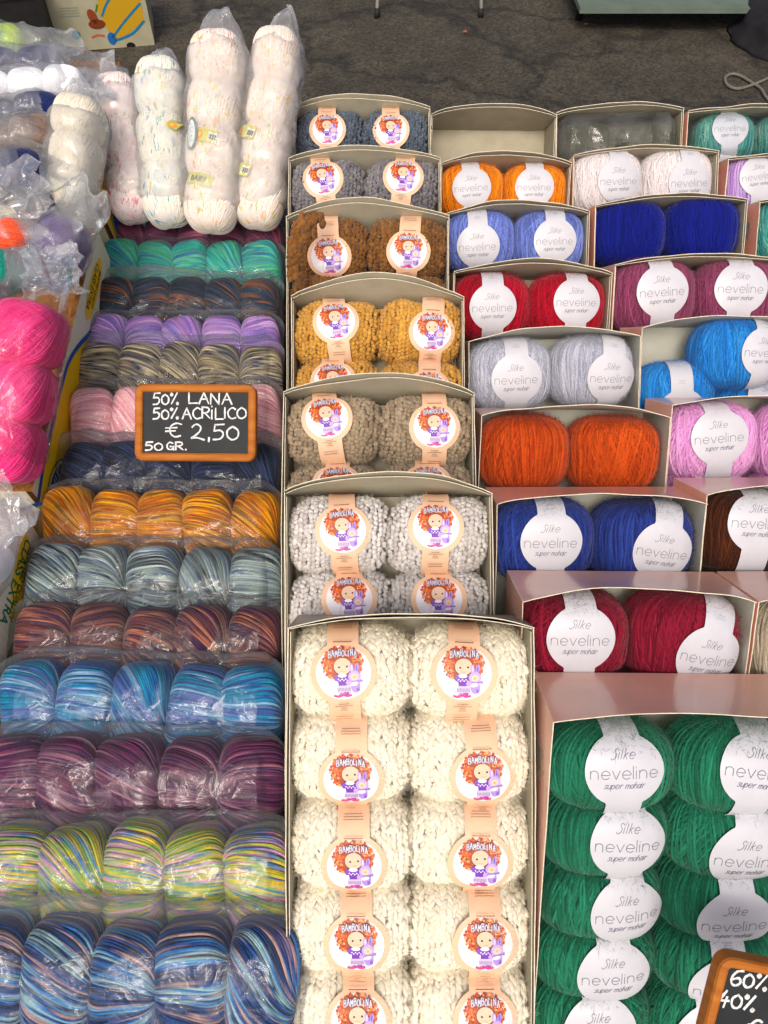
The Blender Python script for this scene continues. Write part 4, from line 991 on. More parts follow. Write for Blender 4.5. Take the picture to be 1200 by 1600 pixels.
# small oval badge near the far end
u1, v1 = o(146, 450)
def oval(p, u, v, a, b, txts, M=None):
    p.lay(); p.disc(u, v, a, b, YEL, n=28); p.lay()
    for (t_, dx, dy, size, col) in txts:
        p.font(t_, dx, dy, size, col, M=lambda x, y: (u - x, v - y), offset=.0004)
oval(p, u1, v1, .068, .017, [('CLASS EXTRA', -.048, -.012, .0165, hexc('12301f')), ('SELECTED QUALITY', -.046, .004, .0095, hexc('3c2c10'))])
obj('carton_print', p.mesh('carton_print', rmap), w2['r'])
p = Print(.0002); o = lambda px, py: onwall(M2, 'f', px, py)
a = o(57, 786); b_ = o(25, 799)
p.poly([(-.001, a[1] - .004), (b_[0], b_[1] - .006), (-.16, b_[1] - .04), (-.16, -.2), (-.001, -.2)], YEL); p.lay()
p.line([(-.001, a[1]), b_, (-.16, b_[1] - .035)], .009, BLU, smooth=False)
obj('carton_print', p.mesh('carton_print', fmap), w2['f'])
# nearest carton: badge and hand hole
A3 = at_wall(-75, 1130, XW); B3 = at_wall(33, 797, XW)
dv = B3 - A3; len3 = math.hypot(dv.y, dv.z); sl3 = math.degrees(math.atan2(dv.z, dv.y))
c3, w3, M3 = fruit_carton(A3, len3, .38, .21, sl3, 'white printed carton with yellow badge at the lower left')
p = Print(.0002); o = lambda px, py: onwall(M3, 'r', px, py)
P0, P1, P2, P3 = o(28, 822), o(46, 842), o(34, 968), o(14, 968)
p.poly([P0, P1, P2, P3], YEL); p.lay()
cu, cv = (P0[0] + P1[0] + P2[0] + P3[0]) / 4, (P0[1] + P1[1] + P2[1] + P3[1]) / 4
L_ = abs(P0[0] - P3[0])
for t_, dy, s_, k_ in (('CLASS EXTRA', -.012, .0265, .78), ('SELECTED QUALITY', .006, .0150, .86)):
    p.font(t_, -L_ * .46, 0, s_, DGR if 'CLASS' in t_ else hexc('7a6a10'), M=lambda x, y, dy=dy: (cu - x, cv + .010 + dy * -1 - .012 - y + .004), offset=.0006, sx=k_)
h_ = o(17, 1030); p.lay(); p.disc(h_[0], h_[1], .028, .013, hexc('6b4420'), n=20)
b0 = o(0, 1068); b1 = o(14, 1040)
p.line([o(-30, 1110), b0, o(12, 1056), o(30, 1045)], .010, BLU); p.lay()
p.poly([o(-30, 1125), o(2, 1080), o(30, 1055), (0.3, -.2), (.0, -.2)], YEL)
obj('carton_print', p.mesh('carton_print', rmap), w3['r'])
# rear carton
A1 = at_wall(146, 300, XW); B1 = at_wall(186, 95, XW)
A1 = A1 + Vector((0, .0, .0)); dv = B1 - A1; len1 = math.hypot(dv.y, dv.z); sl1 = math.degrees(math.atan2(dv.z, dv.y))
c1, w1, M1 = fruit_carton(A1, len1, .38, .24, sl1, 'rear printed carton with blue and yellow side, holding white and navy packs')
p = Print(.0002); o = lambda px, py: onwall(M1, 'r', px, py)
poly = [o(*q) for q in ((147, 303), (138, 350), (143, 395), (162, 400))] + [(.2, -.2), (.25, -.02)]
p.poly([(.002, -.012), (.002, -.23), (.28, -.23), (.28, -.012)], YEL); p.lay()
u2, v2 = .135, -.115
p.disc(u2, v2, .128, .070, DGR, n=40); p.lay(); p.disc(u2, v2, .124, .066, YEL, n=40); p.lay(); p.disc(u2, v2, .120, .062, BLU, n=40); p.lay()
p.font('Chiquita', -.105, -.014, .062, WHT, M=lambda x, y: (u2 - x, v2 - y), offset=.001, shear=.3, sx=.9)
obj('carton_print', p.mesh('carton_print', rmap), w1['r'])

# ------------------------------------------------------------------ packs of skeins in plastic
def skein_mesh(name, a, b, c, seed, n=150, rs=.0011): return wind_mesh(name, a, b, c, 3.0, layers=((90 - 18, 0), (90 + 14, 8)), n=n, seg=22, rs=rs, seed=seed, swirl=.35, jit=.5, zcut=-.5)
SKEIN = [skein_mesh('skein_shape', .045, .055, .042, 120), skein_mesh('skein_shape', .045, .055, .042, 121)]
FATSKEIN = [wind_mesh('fat_skein_shape', .046, .053, .042, 3.2, layers=((20, 0), (-25, 10), (60, 5)), n=110, seg=22, rs=.0014, seed=130 + i, jit=.3, zcut=-.5) for i in range(2)]
def film_pack(name, mw, w, length, dz, label, group, seed=0, mat=FILM_MILKY, top=.05, bottom=.012, amp=.004, waist=None, peak=0.0):
    """an upright bag along y: closed rounded bottom, flattened crumpled peak above"""
    nu, nv = 90, 60; V = []
    for i in range(nu):
        u = i / (nu - 1); y = -length / 2 - bottom + (length + bottom + top) * u
        yb = (y + length / 2 + bottom) / .05; yt = (length / 2 + top - y)
        eb = min(1, max(.03, yb)) ** .5
        if y > length / 2 - .03:
            k = (y - (length / 2 - .03)) / (top + .03)
            ez = max(.03, 1 - k) ** .9; ex = 1 - (.75 if mat == FILM_MILKY else .35) * k ** 1.2
        else: ez = 1; ex = 1
        wst = 1
        if waist:
            for yw in waist: wst -= .03 * math.exp(-((y - yw) / .012) ** 2)
        for j in range(nv):
            a = 2 * math.pi * j / nv; ca, sa = math.cos(a), math.sin(a)
            rr = (abs(ca / (w / 2)) ** 2.3 + abs(sa / dz) ** 2.3) ** (-1 / 2.3)
            x = ca * rr * ex * eb * wst; z = sa * rr * ez * eb * wst
            n1 = nz3(x * 26 + seed * 5, y * 20, z * 26); n2 = nz3(x * 60, y * 50 + seed, z * 60); n3 = nz3(a * 2.2, y * 9, seed * 1.7)
            cr = ((.5 - abs(n1) * 2) + .55 * (.4 - abs(n2) * 1.6)) * amp
            k2 = max(0, (y - length / 2) / max(top, .001))
            s_ = 1 + cr / max(rr, .01) * (1 + 1.5 * k2)
            yy = y + (peak * nz3(x * 30, seed, 1) * 2 + .3 * peak * (x / (w / 2))) * k2
            V.append((x * s_ + .012 * n3 * k2, yy, z * s_ + .022 * nz3(x * 22, yy * 18, seed + 3) * k2 * 1.6))
    o = obj(name, mesh_np(name, V, grid_faces(nu, nv, wrap=True)[:, ::-1], mats=(mat,)), mw=mw); tag(o, label, 'plastic bag', group); return o
BABY_PINK = yarn_mat('baby_white_pink', ['e4c8d0', 'e8dedc', 'e6dcd4', 'e4d2d2'], 6, 3, tint=.05, strand=.1, fleck=['d8406c', 'f0a0b4', 'e07090'])
BABY_BLUE = yarn_mat('baby_white_blue', ['ccd8e2', 'e2e2da', 'e6e2d4', 'd8dedc'], 6, 3, tint=.05, strand=.1, fleck=['3f80b8', '6cb0a8', '7aa4d0', 'd8b840'])
BABY_YEL = yarn_mat('baby_white_peach', ['e2c8bc', 'e7dcd2', 'e6dcd4', 'e8d2c8'], 5, 2.5, tint=.05, strand=.1, fleck=['d8b820', 'e8a0a0', 'dcc040', 'a8c890'])
BABY_WHITE = yarn_mat(strand=.07, name='off_white_baby', cols= ['ccc6b2', 'dad4c4', 'e2dccc'], freq=12, along=2, tint=.05)
LAB_GREEN = noisy('lime_label', hexc('b4b440'), hexc('c8c860'), 60, rough=.5)
LAB_GREY = noisy('grey_green_label', hexc('5f7a74'), hexc('7a9088'), 40, rough=.5)
def side_label(mw, x, y, z, rotz, kind, parent, roty=0.0):
    """a paper sleeve patch bent over a skein: lime with picture and bar code, or grey-green oval"""
    rr = .046
    def fm(u, v, l=0):
        a = u / rr; return ((rr + l) * math.sin(a), v, (rr + l) * math.cos(a) - rr)
    if kind == 'lime':
        V = [fm(-.019 + .038 * i / 10, -.011 + .022 * j / 2) for i in range(11) for j in range(3)]
        o = obj('label', mesh_np('label', V, grid_faces(11, 3), mats=(LAB_GREEN,)), parent)
        p = Print(.0001); rg = random.Random(2)
        p.disc(-.012, 0, .006, .009, hexc('e0902c'), n=12); p.lay(); p.disc(-.012, .001, .003, .004, hexc('f0c850'), n=10)
        p.poly([(.004, -.008), (.018, -.008), (.018, .007), (.004, .007)], hexc('e8e8e4')); p.lay()
        for i in range(9): p.poly([(.0052 + i * .0013, -.006), (.0058 + i * .0013 + .0004 * (i % 3), -.006), (.0058 + i * .0013 + .0004 * (i % 3), .003), (.0052 + i * .0013, .003)], hexc('20201c'))
    elif kind == 'baby':
        V = [fm(-.024 + .048 * i / 10, -.010 + .020 * j / 2) for i in range(11) for j in range(3)]
        o = obj('label', mesh_np('label', V, grid_faces(11, 3), mats=(LAB_GREEN,)), parent)
        p = Print(.0001)
        p.poly([(-.018, -.006), (.016, -.006), (.016, .006), (-.018, .006)], hexc('ecece6')); p.lay()
        p.font('BABY', -.016, -.004, .0125, hexc('40484c'), offset=.0004)
    else:
        V = [fm(.013 * (j / 3) * math.cos(2 * math.pi * i / 24), .028 * (j / 3) * math.sin(2 * math.pi * i / 24)) for j in range(4) for i in range(24)]
        o = obj('label', mesh_np('label', V, grid_faces(4, 24, wrap=True), mats=(LAB_GREY,)), parent)
        p = Print(.0001); p.disc(0, 0, .009, .023, hexc('d8e0e4'), n=24, rings=3); p.lay()
        for s_ in (-.014, -.007, 0, .007, .014): p.line([(-.005, s_), (0, s_ + .003), (.004, s_ + .001)], .0007, hexc('50606c'))
    o.matrix_world = mw @ Matrix.Translation((x, y, z)) @ Matrix.Rotation(R(rotz), 4, 'Z') @ Matrix.Rotation(R(roty), 4, 'Y')
    pr = obj('label_print', p.mesh('label_print', fm), o)
def pack(px0, py0, px1, py1, z, width_px, nsk, mat, word, film=FILM_MILKY, dz=.046, top=.05, shapes=SKEIN, tiltz=0.0, seed=0, peak=.01, ends=0, labels=(), amp=.004, grp='standing packs of pale baby yarn'):
    """bottom point (px0,py0), top point (px1,py1) of the yarn in the photograph"""
    P0 = at(px0, py0, z); P1 = at(px1, py1, z + tiltz); up = (P1 - P0); Lh = up.length; up.normalize()
    nrm = (-FV - up * (-FV).dot(up)).normalized(); xx = up.cross(nrm)
    c = (P0 + P1) / 2
    M = Matrix(((xx.x, up.x, nrm.x, c.x), (xx.y, up.y, nrm.y, c.y), (xx.z, up.z, nrm.z, c.z), (0, 0, 0, 1)))
    w = width_px * z / FPX
    rg = random.Random(seed); seg = Lh / nsk; waists = []
    sk = []
    for k in range(nsk):
        y = -Lh / 2 + seg * (k + .5)
        o = obj('yarn_skein', shapes[(k + seed) % len(shapes)], None, mat)
        sx = (w / 2) / .046 * rg.uniform(.96, 1.03); sy = seg / 2 * (1.26 if shapes is SKEIN else 1.10) / .053; sz = (dz - .004) / .042
        o.matrix_world = M @ Matrix.Translation((rg.uniform(-.003, .003), y, rg.uniform(-.002, .002))) @ Matrix.Rotation(R(rg.uniform(-8, 8)), 4, 'Z') @ Matrix.Diagonal((sx, sy, sz, 1))
        names = {1: ('only',), 2: ('lower', 'upper'), 3: ('bottom', 'middle', 'top'), 4: ('bottom', 'second lowest', 'second highest', 'top')}[nsk]
        tag(o, f'{names[k]} skein inside the {word}', 'yarn skein', grp.replace('packs', 'skeins') if 'packs' in grp else grp)
        sk.append(o)
        if k: waists.append(-Lh / 2 + seg * k)
    for (k, lx, ly, kind, rot, ry) in labels:
        side_label(M, lx, -Lh / 2 + ly * Lh, dz * (1 - min(.98, abs(lx / (w / 2))) ** 3) ** (1 / 3) + .0015, rot, kind, None, ry)
        # hang the label under the skein it wraps
        lab = [q for q in bpy.data.objects if q.name.startswith('label') and q.parent is None and not q.name.startswith('label_')]
        for q in lab:
            mwq = q.matrix_world.copy(); q.parent = sk[k]; q.matrix_parent_inverse = (sk[k].matrix_world.inverted()); q.matrix_world = mwq
    film_pack('clear_bag', M, w + .014, Lh, dz + .004, f'plastic bag of the {word}', grp.replace('skeins', 'bags'), seed=seed, mat=film, top=top, waist=waists, peak=peak, amp=amp)
    return M
ZP = 1.335
pack(328, 352, 345, 66, ZP, 84, 4, BABY_YEL, 'tall pale peach pack left of its twin', top=.055, seed=1, peak=.02, labels=((1, -.030, .43, 'oval', 2, -38), (1, -.004, .42, 'lime', -8, -5), (0, -.012, .19, 'baby', -12, -12)))
pack(400, 345, 438, 62, ZP + .02, 74, 4, BABY_YEL, 'tall pale peach pack beside the taupe boxes', top=.05, seed=2, peak=.03, labels=((1, -.030, .42, 'lime', -14, -30), (0, -.030, .22, 'lime', -14, -30)))
pack(262, 342, 252, 108, ZP + .02, 76, 3, BABY_BLUE, 'white and blue flecked pack', top=.035, seed=3, peak=.02, labels=((1, .032, .56, 'lime', 60, 50),))
pack(212, 336, 182, 132, ZP + .03, 66, 3, BABY_PINK, 'white and pink flecked pack', top=.035, seed=4, peak=.02, labels=((1, -.020, .60, 'oval', 10, -25),))
pack(106, 325, 128, 165, 1.24, 72, 3, BABY_WHITE, 'plain off white pack leaning on the carton edge', top=.035, seed=5, film=FILM_MILKY, peak=.02, grp='packs lying in the rear carton')
# rear carton: horizontal packs
NAVY = yarn_mat('navy_yarn', ['131a3c', '1c2a60', '20346c'], 14, 1); TAUPEY = yarn_mat('taupe_yarn', ['6a5850', '7c6a60', '8c7a70'], 14, 1)
LIME = yarn_mat('lime_yarn', ['a4c020', 'b8d430', '3a78b0'], 6, 1); WHITEY = yarn_mat(strand=.07, name='bright_white_yarn', cols= ['e2e2ea', 'f0f0f4', 'f6f6f8'], freq=8, along=1, tint=.04)
HG = 'packs lying in the rear carton'
pack(-45, 82, 42, 78, 1.42, 64, 2, LIME, 'lime green pack at the upper left corner', top=.09, seed=6, film=FILM_THICK, peak=.03, grp=HG, shapes=FATSKEIN, amp=.006)
pack(-30, 112, 100, 108, 1.40, 52, 2, NAVY, 'dark navy pack under the lime one', top=.10, seed=16, film=FILM_THICK, peak=.03, grp=HG, shapes=FATSKEIN, amp=.006)
pack(-30, 152, 132, 136, 1.31, 52, 3, WHITEY, 'bright white pack lying across', top=.03, seed=7, film=FILM_THICK, peak=.02, grp=HG, shapes=FATSKEIN, amp=.005)
pack(-30, 192, 100, 176, 1.30, 46, 2, NAVY, 'navy blue pack below the bright white one', top=.03, seed=8, film=FILM_THICK, peak=.02, grp=HG, shapes=FATSKEIN, amp=.005)
pack(-40, 235, 95, 212, 1.25, 56, 2, TAUPEY, 'taupe brown pack lying across', top=.03, seed=9, film=FILM_THICK, peak=.02, grp=HG, shapes=FATSKEIN, amp=.005)
pack(-40, 285, 70, 268, 1.20, 62, 2, NAVY, 'navy pack in front of the taupe one', top=.03, seed=10, film=FILM_THICK, peak=.02, grp=HG, shapes=FATSKEIN, amp=.005)
# pink carton
CG2 = 'packs in the carton of pink yarn'
HOT = yarn_mat('hot_pink_yarn', ['d81e6c', 'ea3a84', 'f4559a'], 16, 1, tint=.08); ORG = yarn_mat('coral_yarn', ['e85030', 'f2683c'], 12, 1); PUR = yarn_mat('purple_yarn', ['4c2a6c', '5c3a80', '3c3a90'], 10, 1); TEA = yarn_mat('teal_green_yarn', ['0e8c78', '18a48c'], 10, 1)
DKG = yarn_mat('charcoal_yarn', ['26282c', '34363c'], 10, 1)
pack(5, 748, 50, 478, 1.035, 100, 3, HOT, 'bright pink pack along the carton edge', top=.075, seed=11, film=FILM, peak=.03, grp=CG2, shapes=FATSKEIN, amp=.004, dz=.05)
pack(-70, 760, -35, 560, 1.05, 96, 2, HOT, 'bright pink pack cut by the left edge', top=.05, seed=12, film=FILM, peak=.03, grp=CG2, shapes=FATSKEIN, amp=.004, dz=.05)
pack(66, 440, 112, 352, 1.18, 74, 1, PUR, 'purple pack behind the bright pink one', top=.06, seed=13, film=FILM_THICK, peak=.03, grp=CG2, shapes=FATSKEIN)
pack(-5, 392, 48, 368, 1.16, 60, 1, ORG, 'coral orange pack at the left edge', top=.05, seed=14, film=FILM_THICK, peak=.03, grp=CG2, shapes=FATSKEIN)
pack(-40, 440, 24, 420, 1.12, 60, 1, TEA, 'teal green pack at the left edge', top=.04, seed=15, film=FILM_THICK, peak=.03, grp=CG2, shapes=FATSKEIN)
pack(50, 345, 66, 300, 1.22, 56, 1, DKG, 'charcoal pack behind the coral one', top=.05, seed=17, film=FILM_THICK, peak=.03, grp=CG2, shapes=FATSKEIN)

pack(-75, 960, -18, 850, .96, 80, 2, WHITEY, 'greyish white pack in the lower left carton', top=.07, seed=18, film=FILM_THICK, peak=.03, grp='packs in the lower left carton', shapes=FATSKEIN)

# ------------------------------------------------------------------ film over the rear boxes
bx, W = boxes[('olive', 8)]
film_row('clear_bag', bx.matrix_world @ Matrix.Translation((0, -.050, -.035)), W - .012, .052, .050, 'clear plastic film over dark olive yarn in the rear box', 'clear film over rear boxes', n=2, seed=31, fin=.004, mat=FILM_OLIVE, tails=(.002, .002), amp=.003)
bx, W = boxes[('teal', 8)]
film_row('clear_bag', bx.matrix_world @ Matrix.Translation((0, -.045, -.035)), W - .01, .044, .056, 'clear plastic film over the labelled teal yarn at rear right', 'clear film over rear boxes', n=2, seed=32, fin=.004, mat=FILM, tails=(.002, .002), amp=.003)

# ------------------------------------------------------------------ chalkboards
FRAME_W = noisy('honey_wood', hexc('965418'), hexc('b06c26'), 18, rough=.6, bump=.1, coat=0, spec=.2, stretch=(1, 8, 1))
SLATE = noisy('chalk_slate', hexc('15191c'), hexc('20262a'), 30, rough=.6, bump=.08)
CHALK = noisy('chalk_marks', (.42, .44, .45), (.85, .86, .85), 900, rough=.95)
def rrect(w, h, r, n=6):
    out = []
    for cx, cy, a0 in ((w / 2 - r, h / 2 - r, 0), (-w / 2 + r, h / 2 - r, 90), (-w / 2 + r, -h / 2 + r, 180), (w / 2 - r, -h / 2 + r, 270)):
        for i in range(n + 1):
            a = R(a0 + 90 * i / n); out.append((cx + r * math.cos(a), cy + r * math.sin(a)))
    return out
def chalkboard(mw, w, h, fw, lines, label):
    t = empty('price_board', mw); tag(t, label, 'price sign', 'wood framed chalk price boards')
    prof = [(0, -.010), (0, .002), (.0012, .0042), (.0035, .0052), (fw - .003, .0050), (fw - .0008, .0035), (fw, -.001)]
    V = []; n = None
    for ins, z in prof:
        o_ = rrect(w - 2 * ins, h - 2 * ins, max(.0006, .012 - ins)) if True else None
        n = len(o_); V += [(x, y, z) for x, y in o_]
    F = [(i * n + j, i * n + (j + 1) % n, (i + 1) * n + (j + 1) % n, (i + 1) * n + j) for i in range(len(prof) - 1) for j in range(n)]
    F.append(tuple(range(n))[::-1])
    me = mesh_np('frame', V, F, mats=(FRAME_W,), smooth=False); obj('frame', me, t)
    sl = MB(); sl.box((0, 0, -.003), (w / 2 - fw * .8, h / 2 - fw * .8, .003)); s_ = obj('slate', sl.mesh('slate', (SLATE,)), t)
    p = Print(.00005); p.base = .0003; rg = random.Random(8)
    for (txt, x, y, hh, sx, wd) in lines: p.text(txt, x, y, hh, wd, (1, 1, 1), sx=sx, jit=rg)
    obj('chalk_writing', p.mesh('chalk_writing', lambda x, y, l: (x, y, l), mat=CHALK), s_)
    return t
z = 1.055; k = z / FPX; cx0, cy0 = 306, 660.5
def bl_(px, py): return ((px - cx0) * k, -(py - cy0) * k)
def ln(txt, px, py, hpx, wpx, wd=.0022):
    tot = sum(ADV[c] for c in txt); x, y = bl_(px, py)
    hh = hpx * k; return (txt, x, y, hh, wpx * k / (tot * hh), wd)
chalkboard(frame(at(cx0, cy0, z), 0, -.4), 189 * k, 120 * k, 13 * k,
           [ln('50%', 239, 632, 18, 42), ln('LANA', 295, 631, 17, 70), ln('50%', 239, 655, 17, 42), ln('ACRjLICO', 285, 654, 17, 102), ln('E', 259, 682, 21, 32, .0021), ln('2,50', 299, 687, 24, 78, .0024), ln('50', 227, 704, 13, 30), ln('GR.', 261, 703, 12, 34)],
           'chalkboard reading 50% lana 50% acrilico, 2,50 euro, on bagged yarn')
z2 = .665; k = z2 / FPX; cx0, cy0 = 1218, 1553
chalkboard(frame(at(1207, 1580, z2), 4, -0) @ Matrix.Shear('XZ', 4, (0, 0)) @ Matrix.Rotation(R(-12), 4, 'Z'), 205 * k, 150 * k, 17 * k,
           [('60%', -.042, .0165, .014, 1.0, .0022), ('40%', -.048, -.004, .014, 1.0, .0022), ('E', -.018, -.026, .015, .9, .0022)],
           'chalkboard with 60 and 40 percent at the lower right corner')

# ------------------------------------------------------------------ things on the ground behind the stall
def gpt(px, py, h=0.0):
    d_ = (at(px, py, 1.0) - CAM); t_ = (h - CAM.z) / d_.z; return CAM + d_ * t_
G0, G1 = gpt(122, 80), gpt(242, 70)
ang = math.degrees(math.atan2(G1.y - G0.y, G1.x - G0.x)); wid = (gpt(243, 70) - gpt(88, 84)).length
M = Matrix.Translation(gpt(242, 70)) @ Matrix.Rotation(R(ang), 4, 'Z')
t = empty('banana_carton', M); tag(t, 'white fruit carton with yellow panel standing on the asphalt', 'carton')
CART_D = noisy('carton_white_dull', hexc('8f8c74'), hexc('9f9c84'), 12, rough=.8)
mb = MB(); mb.box((-wid / 2, .18, .125), (wid / 2, .18, .125)); cb = obj('carton_body', mb.mesh('carton_body', (CART_D,)), t)
p = Print(.0004); p.base = .001
W_ = wid
p.poly([(-.22, .24), (-.02, .24), (-.028, .115), (-.17, .035), (-.21, .07), (-.24, .17)], hexc('b08a12')); p.lay()
for pts in ([(-.20, .05), (-.12, .12), (-.03, .19)], [(-.19, .035), (-.10, .06), (-.03, .112)], [(-.225, .15), (-.19, .20), (-.14, .245)]): p.line(pts, .012, hexc('1a6a90'))
p.disc(-.205, .045, .022, .030, hexc('1a5c98'), n=14); p.lay()
p.disc(-.26, .115, .042, .022, hexc('6a3010'), n=16); p.disc(-.272, .15, .022, .035, hexc('7a3a14'), n=14, rot=.3); p.line([(-.25, .17), (-.235, .2)], .008, hexc('3c6a20'))
p.disc(-.375, .075, .022, .020, hexc('1c6a7c'), n=16); p.line([(-.30, .058), (-.27, .066), (-.24, .06)], .010, hexc('a85838'))
p.disc(-.12, .006, .022, .016, hexc('14100c'), n=16)
for q in range(4): p.line([(-.42, .16 + q * .012), (-.33, .158 + q * .012)], .003, hexc('6f8478'), smooth=False)
obj('carton_print', p.mesh('carton_print', lambda x, y, l: (x, -l, y)), cb)
# dark plastic crate left of it
BLK = noisy('black_plastic', (.006, .006, .007), (.012, .012, .012), 20, rough=.55)
G = gpt(40, 95)
mb = MB(); mb.box((0, 0, .15), (.26, .18, .005 + .145)); o = obj('crate_body', mb.mesh('crate_body', (BLK,)), None)
t = empty('plastic_crate', Matrix.Translation(gpt(72, 118) + Vector((-.30, .22, 0))) @ Matrix.Rotation(R(12), 4, 'Z')); tag(t, 'black plastic crate in the dark beside the fruit carton', 'crate')
bpy.data.objects.remove(o)
mb = MB()
for sx, sy, hx, hy in ((-.30, 0, .008, .2), (.30, 0, .008, .2), (0, -.2, .308, .008), (0, .2, .308, .008)): mb.box((sx, sy, .16), (hx, hy, .16))
mb.box((0, 0, .01), (.29, .19, .01)); obj('crate_body', mb.mesh('crate_body', (BLK,)), t)
mb = MB(); mb.box((0, 0, .32), (.318, .218, .012)); obj('crate_rim', mb.mesh('crate_rim', (BLK,)), t)
# white folding stand whose feet show at the top
WHITEM = noisy('white_enamel', (.55, .55, .52), (.68, .68, .64), 30, rough=.4); RUB = noisy('black_rubber', (.01, .01, .01), (.02, .02, .02), 40, rough=.7)
f1, f2 = gpt(589, 27), gpt(751, 27)
t = empty('folding_stand', Matrix.Translation((f1 + f2) / 2)); tag(t, 'white folding stand with two rusty legs in black rubber feet', 'stand')
c_ = (f1 + f2) / 2
for q, f_ in enumerate((f1, f2)):
    a_ = f_ - c_; s_ = 1 if q == 0 else -1
    mb = MB(); mb.tube([a_ + Vector((0, 0, .03)), a_ + Vector((.06 * s_, .10, .75))], .0105, 10); l_ = obj('leg', mb.mesh('leg', (WHITEM,), True), t)
    mb = MB(); mb.tube([a_ + Vector((0, 0, .0)), a_ + Vector((.003 * s_, .004, .045))], [.017, .0135], 12); obj('rubber_foot', mb.mesh('rubber_foot', (RUB,), True), l_)
    mb = MB(); mb.tube([a_ + Vector((0, .55, .0)), a_ + Vector((.06 * s_, .35, .75))], .0105, 10); obj('leg', mb.mesh('leg', (WHITEM,), True), t)
mb = MB(); mb.box((0, .22, .76), (abs(f1.x - f2.x) / 2 + .05, .22, .012)); obj('stand_top', mb.mesh('stand_top', (WHITEM,)), t)
# grey-green panel of another stall, upper right
GG = noisy('grey_green_board', hexc('56645a'), hexc('647266'), 8, rough=.7, bump=.1)
h0 = .13
q0, q1 = gpt(907, 13, h0), gpt(1240, 15, h0)
t = empty('low_platform', Matrix.Translation(q0)); tag(t, 'grey-green low platform at the upper right corner', 'table')
mb = MB(); wv = q1 - q0
mb.box((wv.x / 2, .35, -.012), (wv.x / 2, .35, .012)); obj('table_top', mb.mesh('table_top', (GG,)), t)
for sx in (.05, wv.x - .05):
    for sy in (.22, .64):
        mb = MB(); mb.tube([(sx, sy, -.02), (sx, sy, -h0)], .02, 8); obj('leg', mb.mesh('leg', (BLK,), True), t)
# near-black lump standing in for a dark shape under it, and a loop of cord
def lump(name, M, r, mat, seed):
    V = []; nu, nv = 24, 32
    for i in range(nu):
        for j in range(nv):
            a = math.pi * i / (nu - 1); b = 2 * math.pi * j / nv
            d_ = Vector((math.sin(a) * math.cos(b), math.sin(a) * math.sin(b), math.cos(a)))
            q = 1 + .22 * mnoise.noise(d_ * 2.2 + Vector((seed, 0, 0))) + .06 * abs(mnoise.noise(d_ * 7))
            V.append((d_.x * r[0] * q, d_.y * r[1] * q, max(-.0, d_.z * r[2] * q) if d_.z < 0 else d_.z * r[2] * q))
    return obj(name, mesh_np(name, V, grid_faces(nu, nv, wrap=True), mats=(mat,)), mw=M)
CLB = noisy('matte_black', (.008, .008, .011), (.018, .018, .022), 14, rough=.95, bump=.3, bscale=60)
tag(lump('dark_lump', Matrix.Translation(gpt(1235, 60)) @ Matrix.Rotation(R(-30), 4, 'Z'), (.30, .34, .22), CLB, 3), 'slumped black lump on the asphalt at the right edge', 'bag')
CORD = noisy('grey_cord', hexc('5a5850'), hexc('77756a'), 200, rough=.9)
pts = [gpt(x, y, .012) for x, y in ((1215, 170), (1196, 152), (1190, 138), (1176, 130), (1158, 118), (1142, 114), (1131, 122), (1136, 134), (1152, 140), (1172, 134), (1188, 128), (1200, 122), (1220, 108))]
P3 = []
for i in range(len(pts) - 1):
    for q in range(4): P3.append(pts[i].lerp(pts[i + 1], q / 4))
for _ in range(3): P3 = [P3[0]] + [(P3[i - 1] + P3[i] * 2 + P3[i + 1]) / 4 for i in range(1, len(P3) - 1)] + [P3[-1]]
mb = MB(); mb.tube(P3, .007, 8); tag(obj('cord', mb.mesh('cord', (CORD,), True)), 'grey cord looped on the asphalt near the right edge', 'cord')
LEAF = noisy('dry_leaf', hexc('8a4a1c'), hexc('b0682c'), 60, rough=.8)
for q, (x, y, s_) in enumerate(((630, 183, .022), (651, 197, .014), (727, 52, .018), (915, 40, .018), (932, 22, .014), (566, 170, .016))):
    rg = random.Random(q); V = [(0, 0, .004)]
    for i in range(9):
        a = 2 * math.pi * i / 9; r_ = s_ * (1 if i % 2 else .6) * rg.uniform(.7, 1.1); V.append((r_ * math.cos(a), r_ * .7 * math.sin(a), .006 + .006 * rg.random()))
    F = [(0, 1 + i, 1 + (i + 1) % 9) for i in range(9)]
    o = obj('dry_leaf', mesh_np('dry_leaf', V, F, mats=(LEAF,), smooth=False), mw=Matrix.Translation(gpt(x, y, .008)) @ Matrix.Rotation(rg.uniform(0, 6), 4, 'Z'))
    tag(o, ('dry orange leaf behind the slate blue yarn box', 'small dry leaf beside the larger orange leaf', 'dry leaf below the white stand', 'dry leaf under the corner of grey-green table', 'tiny dry leaf closest to the grey-green table', 'dry leaf left of the larger orange leaf')[q], 'leaf', 'dry leaves on the asphalt')

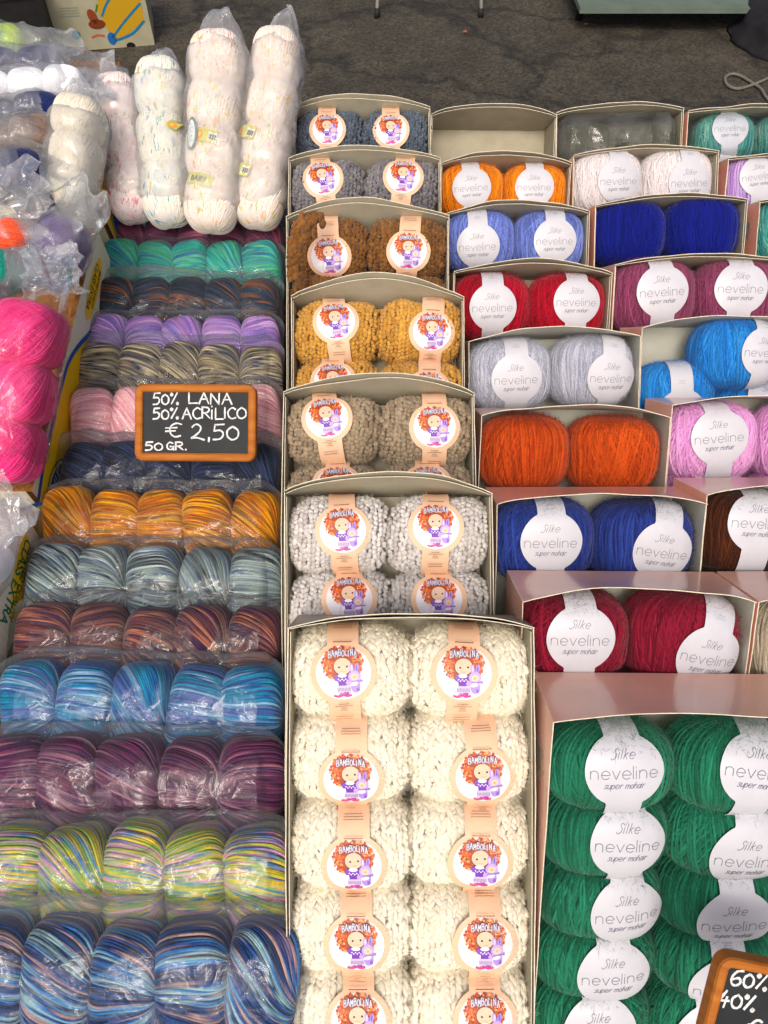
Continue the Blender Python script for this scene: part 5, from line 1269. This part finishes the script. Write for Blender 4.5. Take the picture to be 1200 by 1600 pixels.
# ------------------------------------------------------------------ the loose brown strand that spills over the left side
def boucle_strand(name, pts, r, seed, step=.005):
    rng = np.random.default_rng(seed); P = []
    for i in range(len(pts) - 1):
        n = max(2, int((pts[i + 1] - pts[i]).length / step))
        for q in range(n): P.append(pts[i].lerp(pts[i + 1], q / n))
    P = np.array([p_[:] for p_ in P]); n = len(P); k = len(IV)
    V = P[:, None] + IV[None] * r * rng.uniform(.75, 1.1, (n, 1, 1)) * (1 + .28 * rng.normal(size=(n, k, 1))) + rng.normal(0, .0015, (n, 1, 3))
    F = (IF[None] + (np.arange(n) * k)[:, None, None]).reshape(-1, 3)
    return mesh_np(name, V.reshape(-1, 3), F, attrs={'sid': np.repeat(np.arange(n) / n, k), 'al': np.zeros(n * k)})
zz = 1.13
path = ((500, 336, .004), (488, 334, .01), (472, 340, .022), (462, 352, .026), (456, 380, .026), (453, 410, .024), (455, 440, .018))
Vt = [boucle_strand('strand', [at(x + dx * (1 if y > 340 else .3), y + dx * .6 * (1 if y < 345 else 0), zz - dz_) for x, y, dz_ in path[:n_]], .0052, 4 + q, .0038) for q, (dx, n_) in enumerate(((0, 7), (7, 7), (14, 6), (21, 5)))]
import bmesh
bm = bmesh.new()
for me_ in Vt: bm.from_mesh(me_)
me = bpy.data.meshes.new('strand'); bm.to_mesh(me); bm.free()
me.polygons.foreach_set('use_smooth', [True] * len(me.polygons))
tag(obj('loose_strand', me, None, Y_BROWN), 'loose brown bouclé strands spilling over the left box edge', 'yarn strand')
# crumpled ends of bags
def crumple(px, py, z, w, h, seed, label, tilt=0, roll=0, amp=.03):
    V = []; n = 70
    for i in range(n):
        for j in range(n):
            u, v_ = i / (n - 1) - .5, j / (n - 1) - .5
            p = Vector((u * 2.4 + seed, v_ * 3.0, seed * 1.3)); q = p * 2.0; r = p * 3.9
            hgt = (.5 - abs(mnoise.noise(p)) * 1.6) + .5 * (.4 - abs(mnoise.noise(q)) * 1.5) + .22 * (.3 - abs(mnoise.noise(r)))
            edge = 1 + .30 * mnoise.noise(Vector((math.atan2(v_, u) * 1.2, seed, 4)))
            V.append((u * w * edge + .012 * mnoise.noise(q + Vector((5, 0, 0))), v_ * h * edge + .012 * mnoise.noise(q + Vector((0, 7, 0))), hgt * amp * .34))
    o = obj('clear_bag', mesh_np('clear_bag', V, grid_faces(n, n), mats=(FILM_LOOSE,)), mw=frame(at(px, py, z), tilt, roll)); tag(o, label, 'plastic bag')
crumple(82, 425, 1.09, .085, .075, 3, 'crumpled clear bag top above the bright pink pack', -10, 10)
crumple(52, 400, 1.14, .11, .07, 9, 'crumpled clear bag over the coral and purple packs', -10, 30)
crumple(22, 300, 1.13, .10, .08, 7, 'crumpled grey bag in front of the navy pack', 0, 20)
crumple(-14, 800, .90, .07, .08, 8, 'crumpled clear bag in the lower left carton', 0, 20)
bpy.context.view_layer.update()
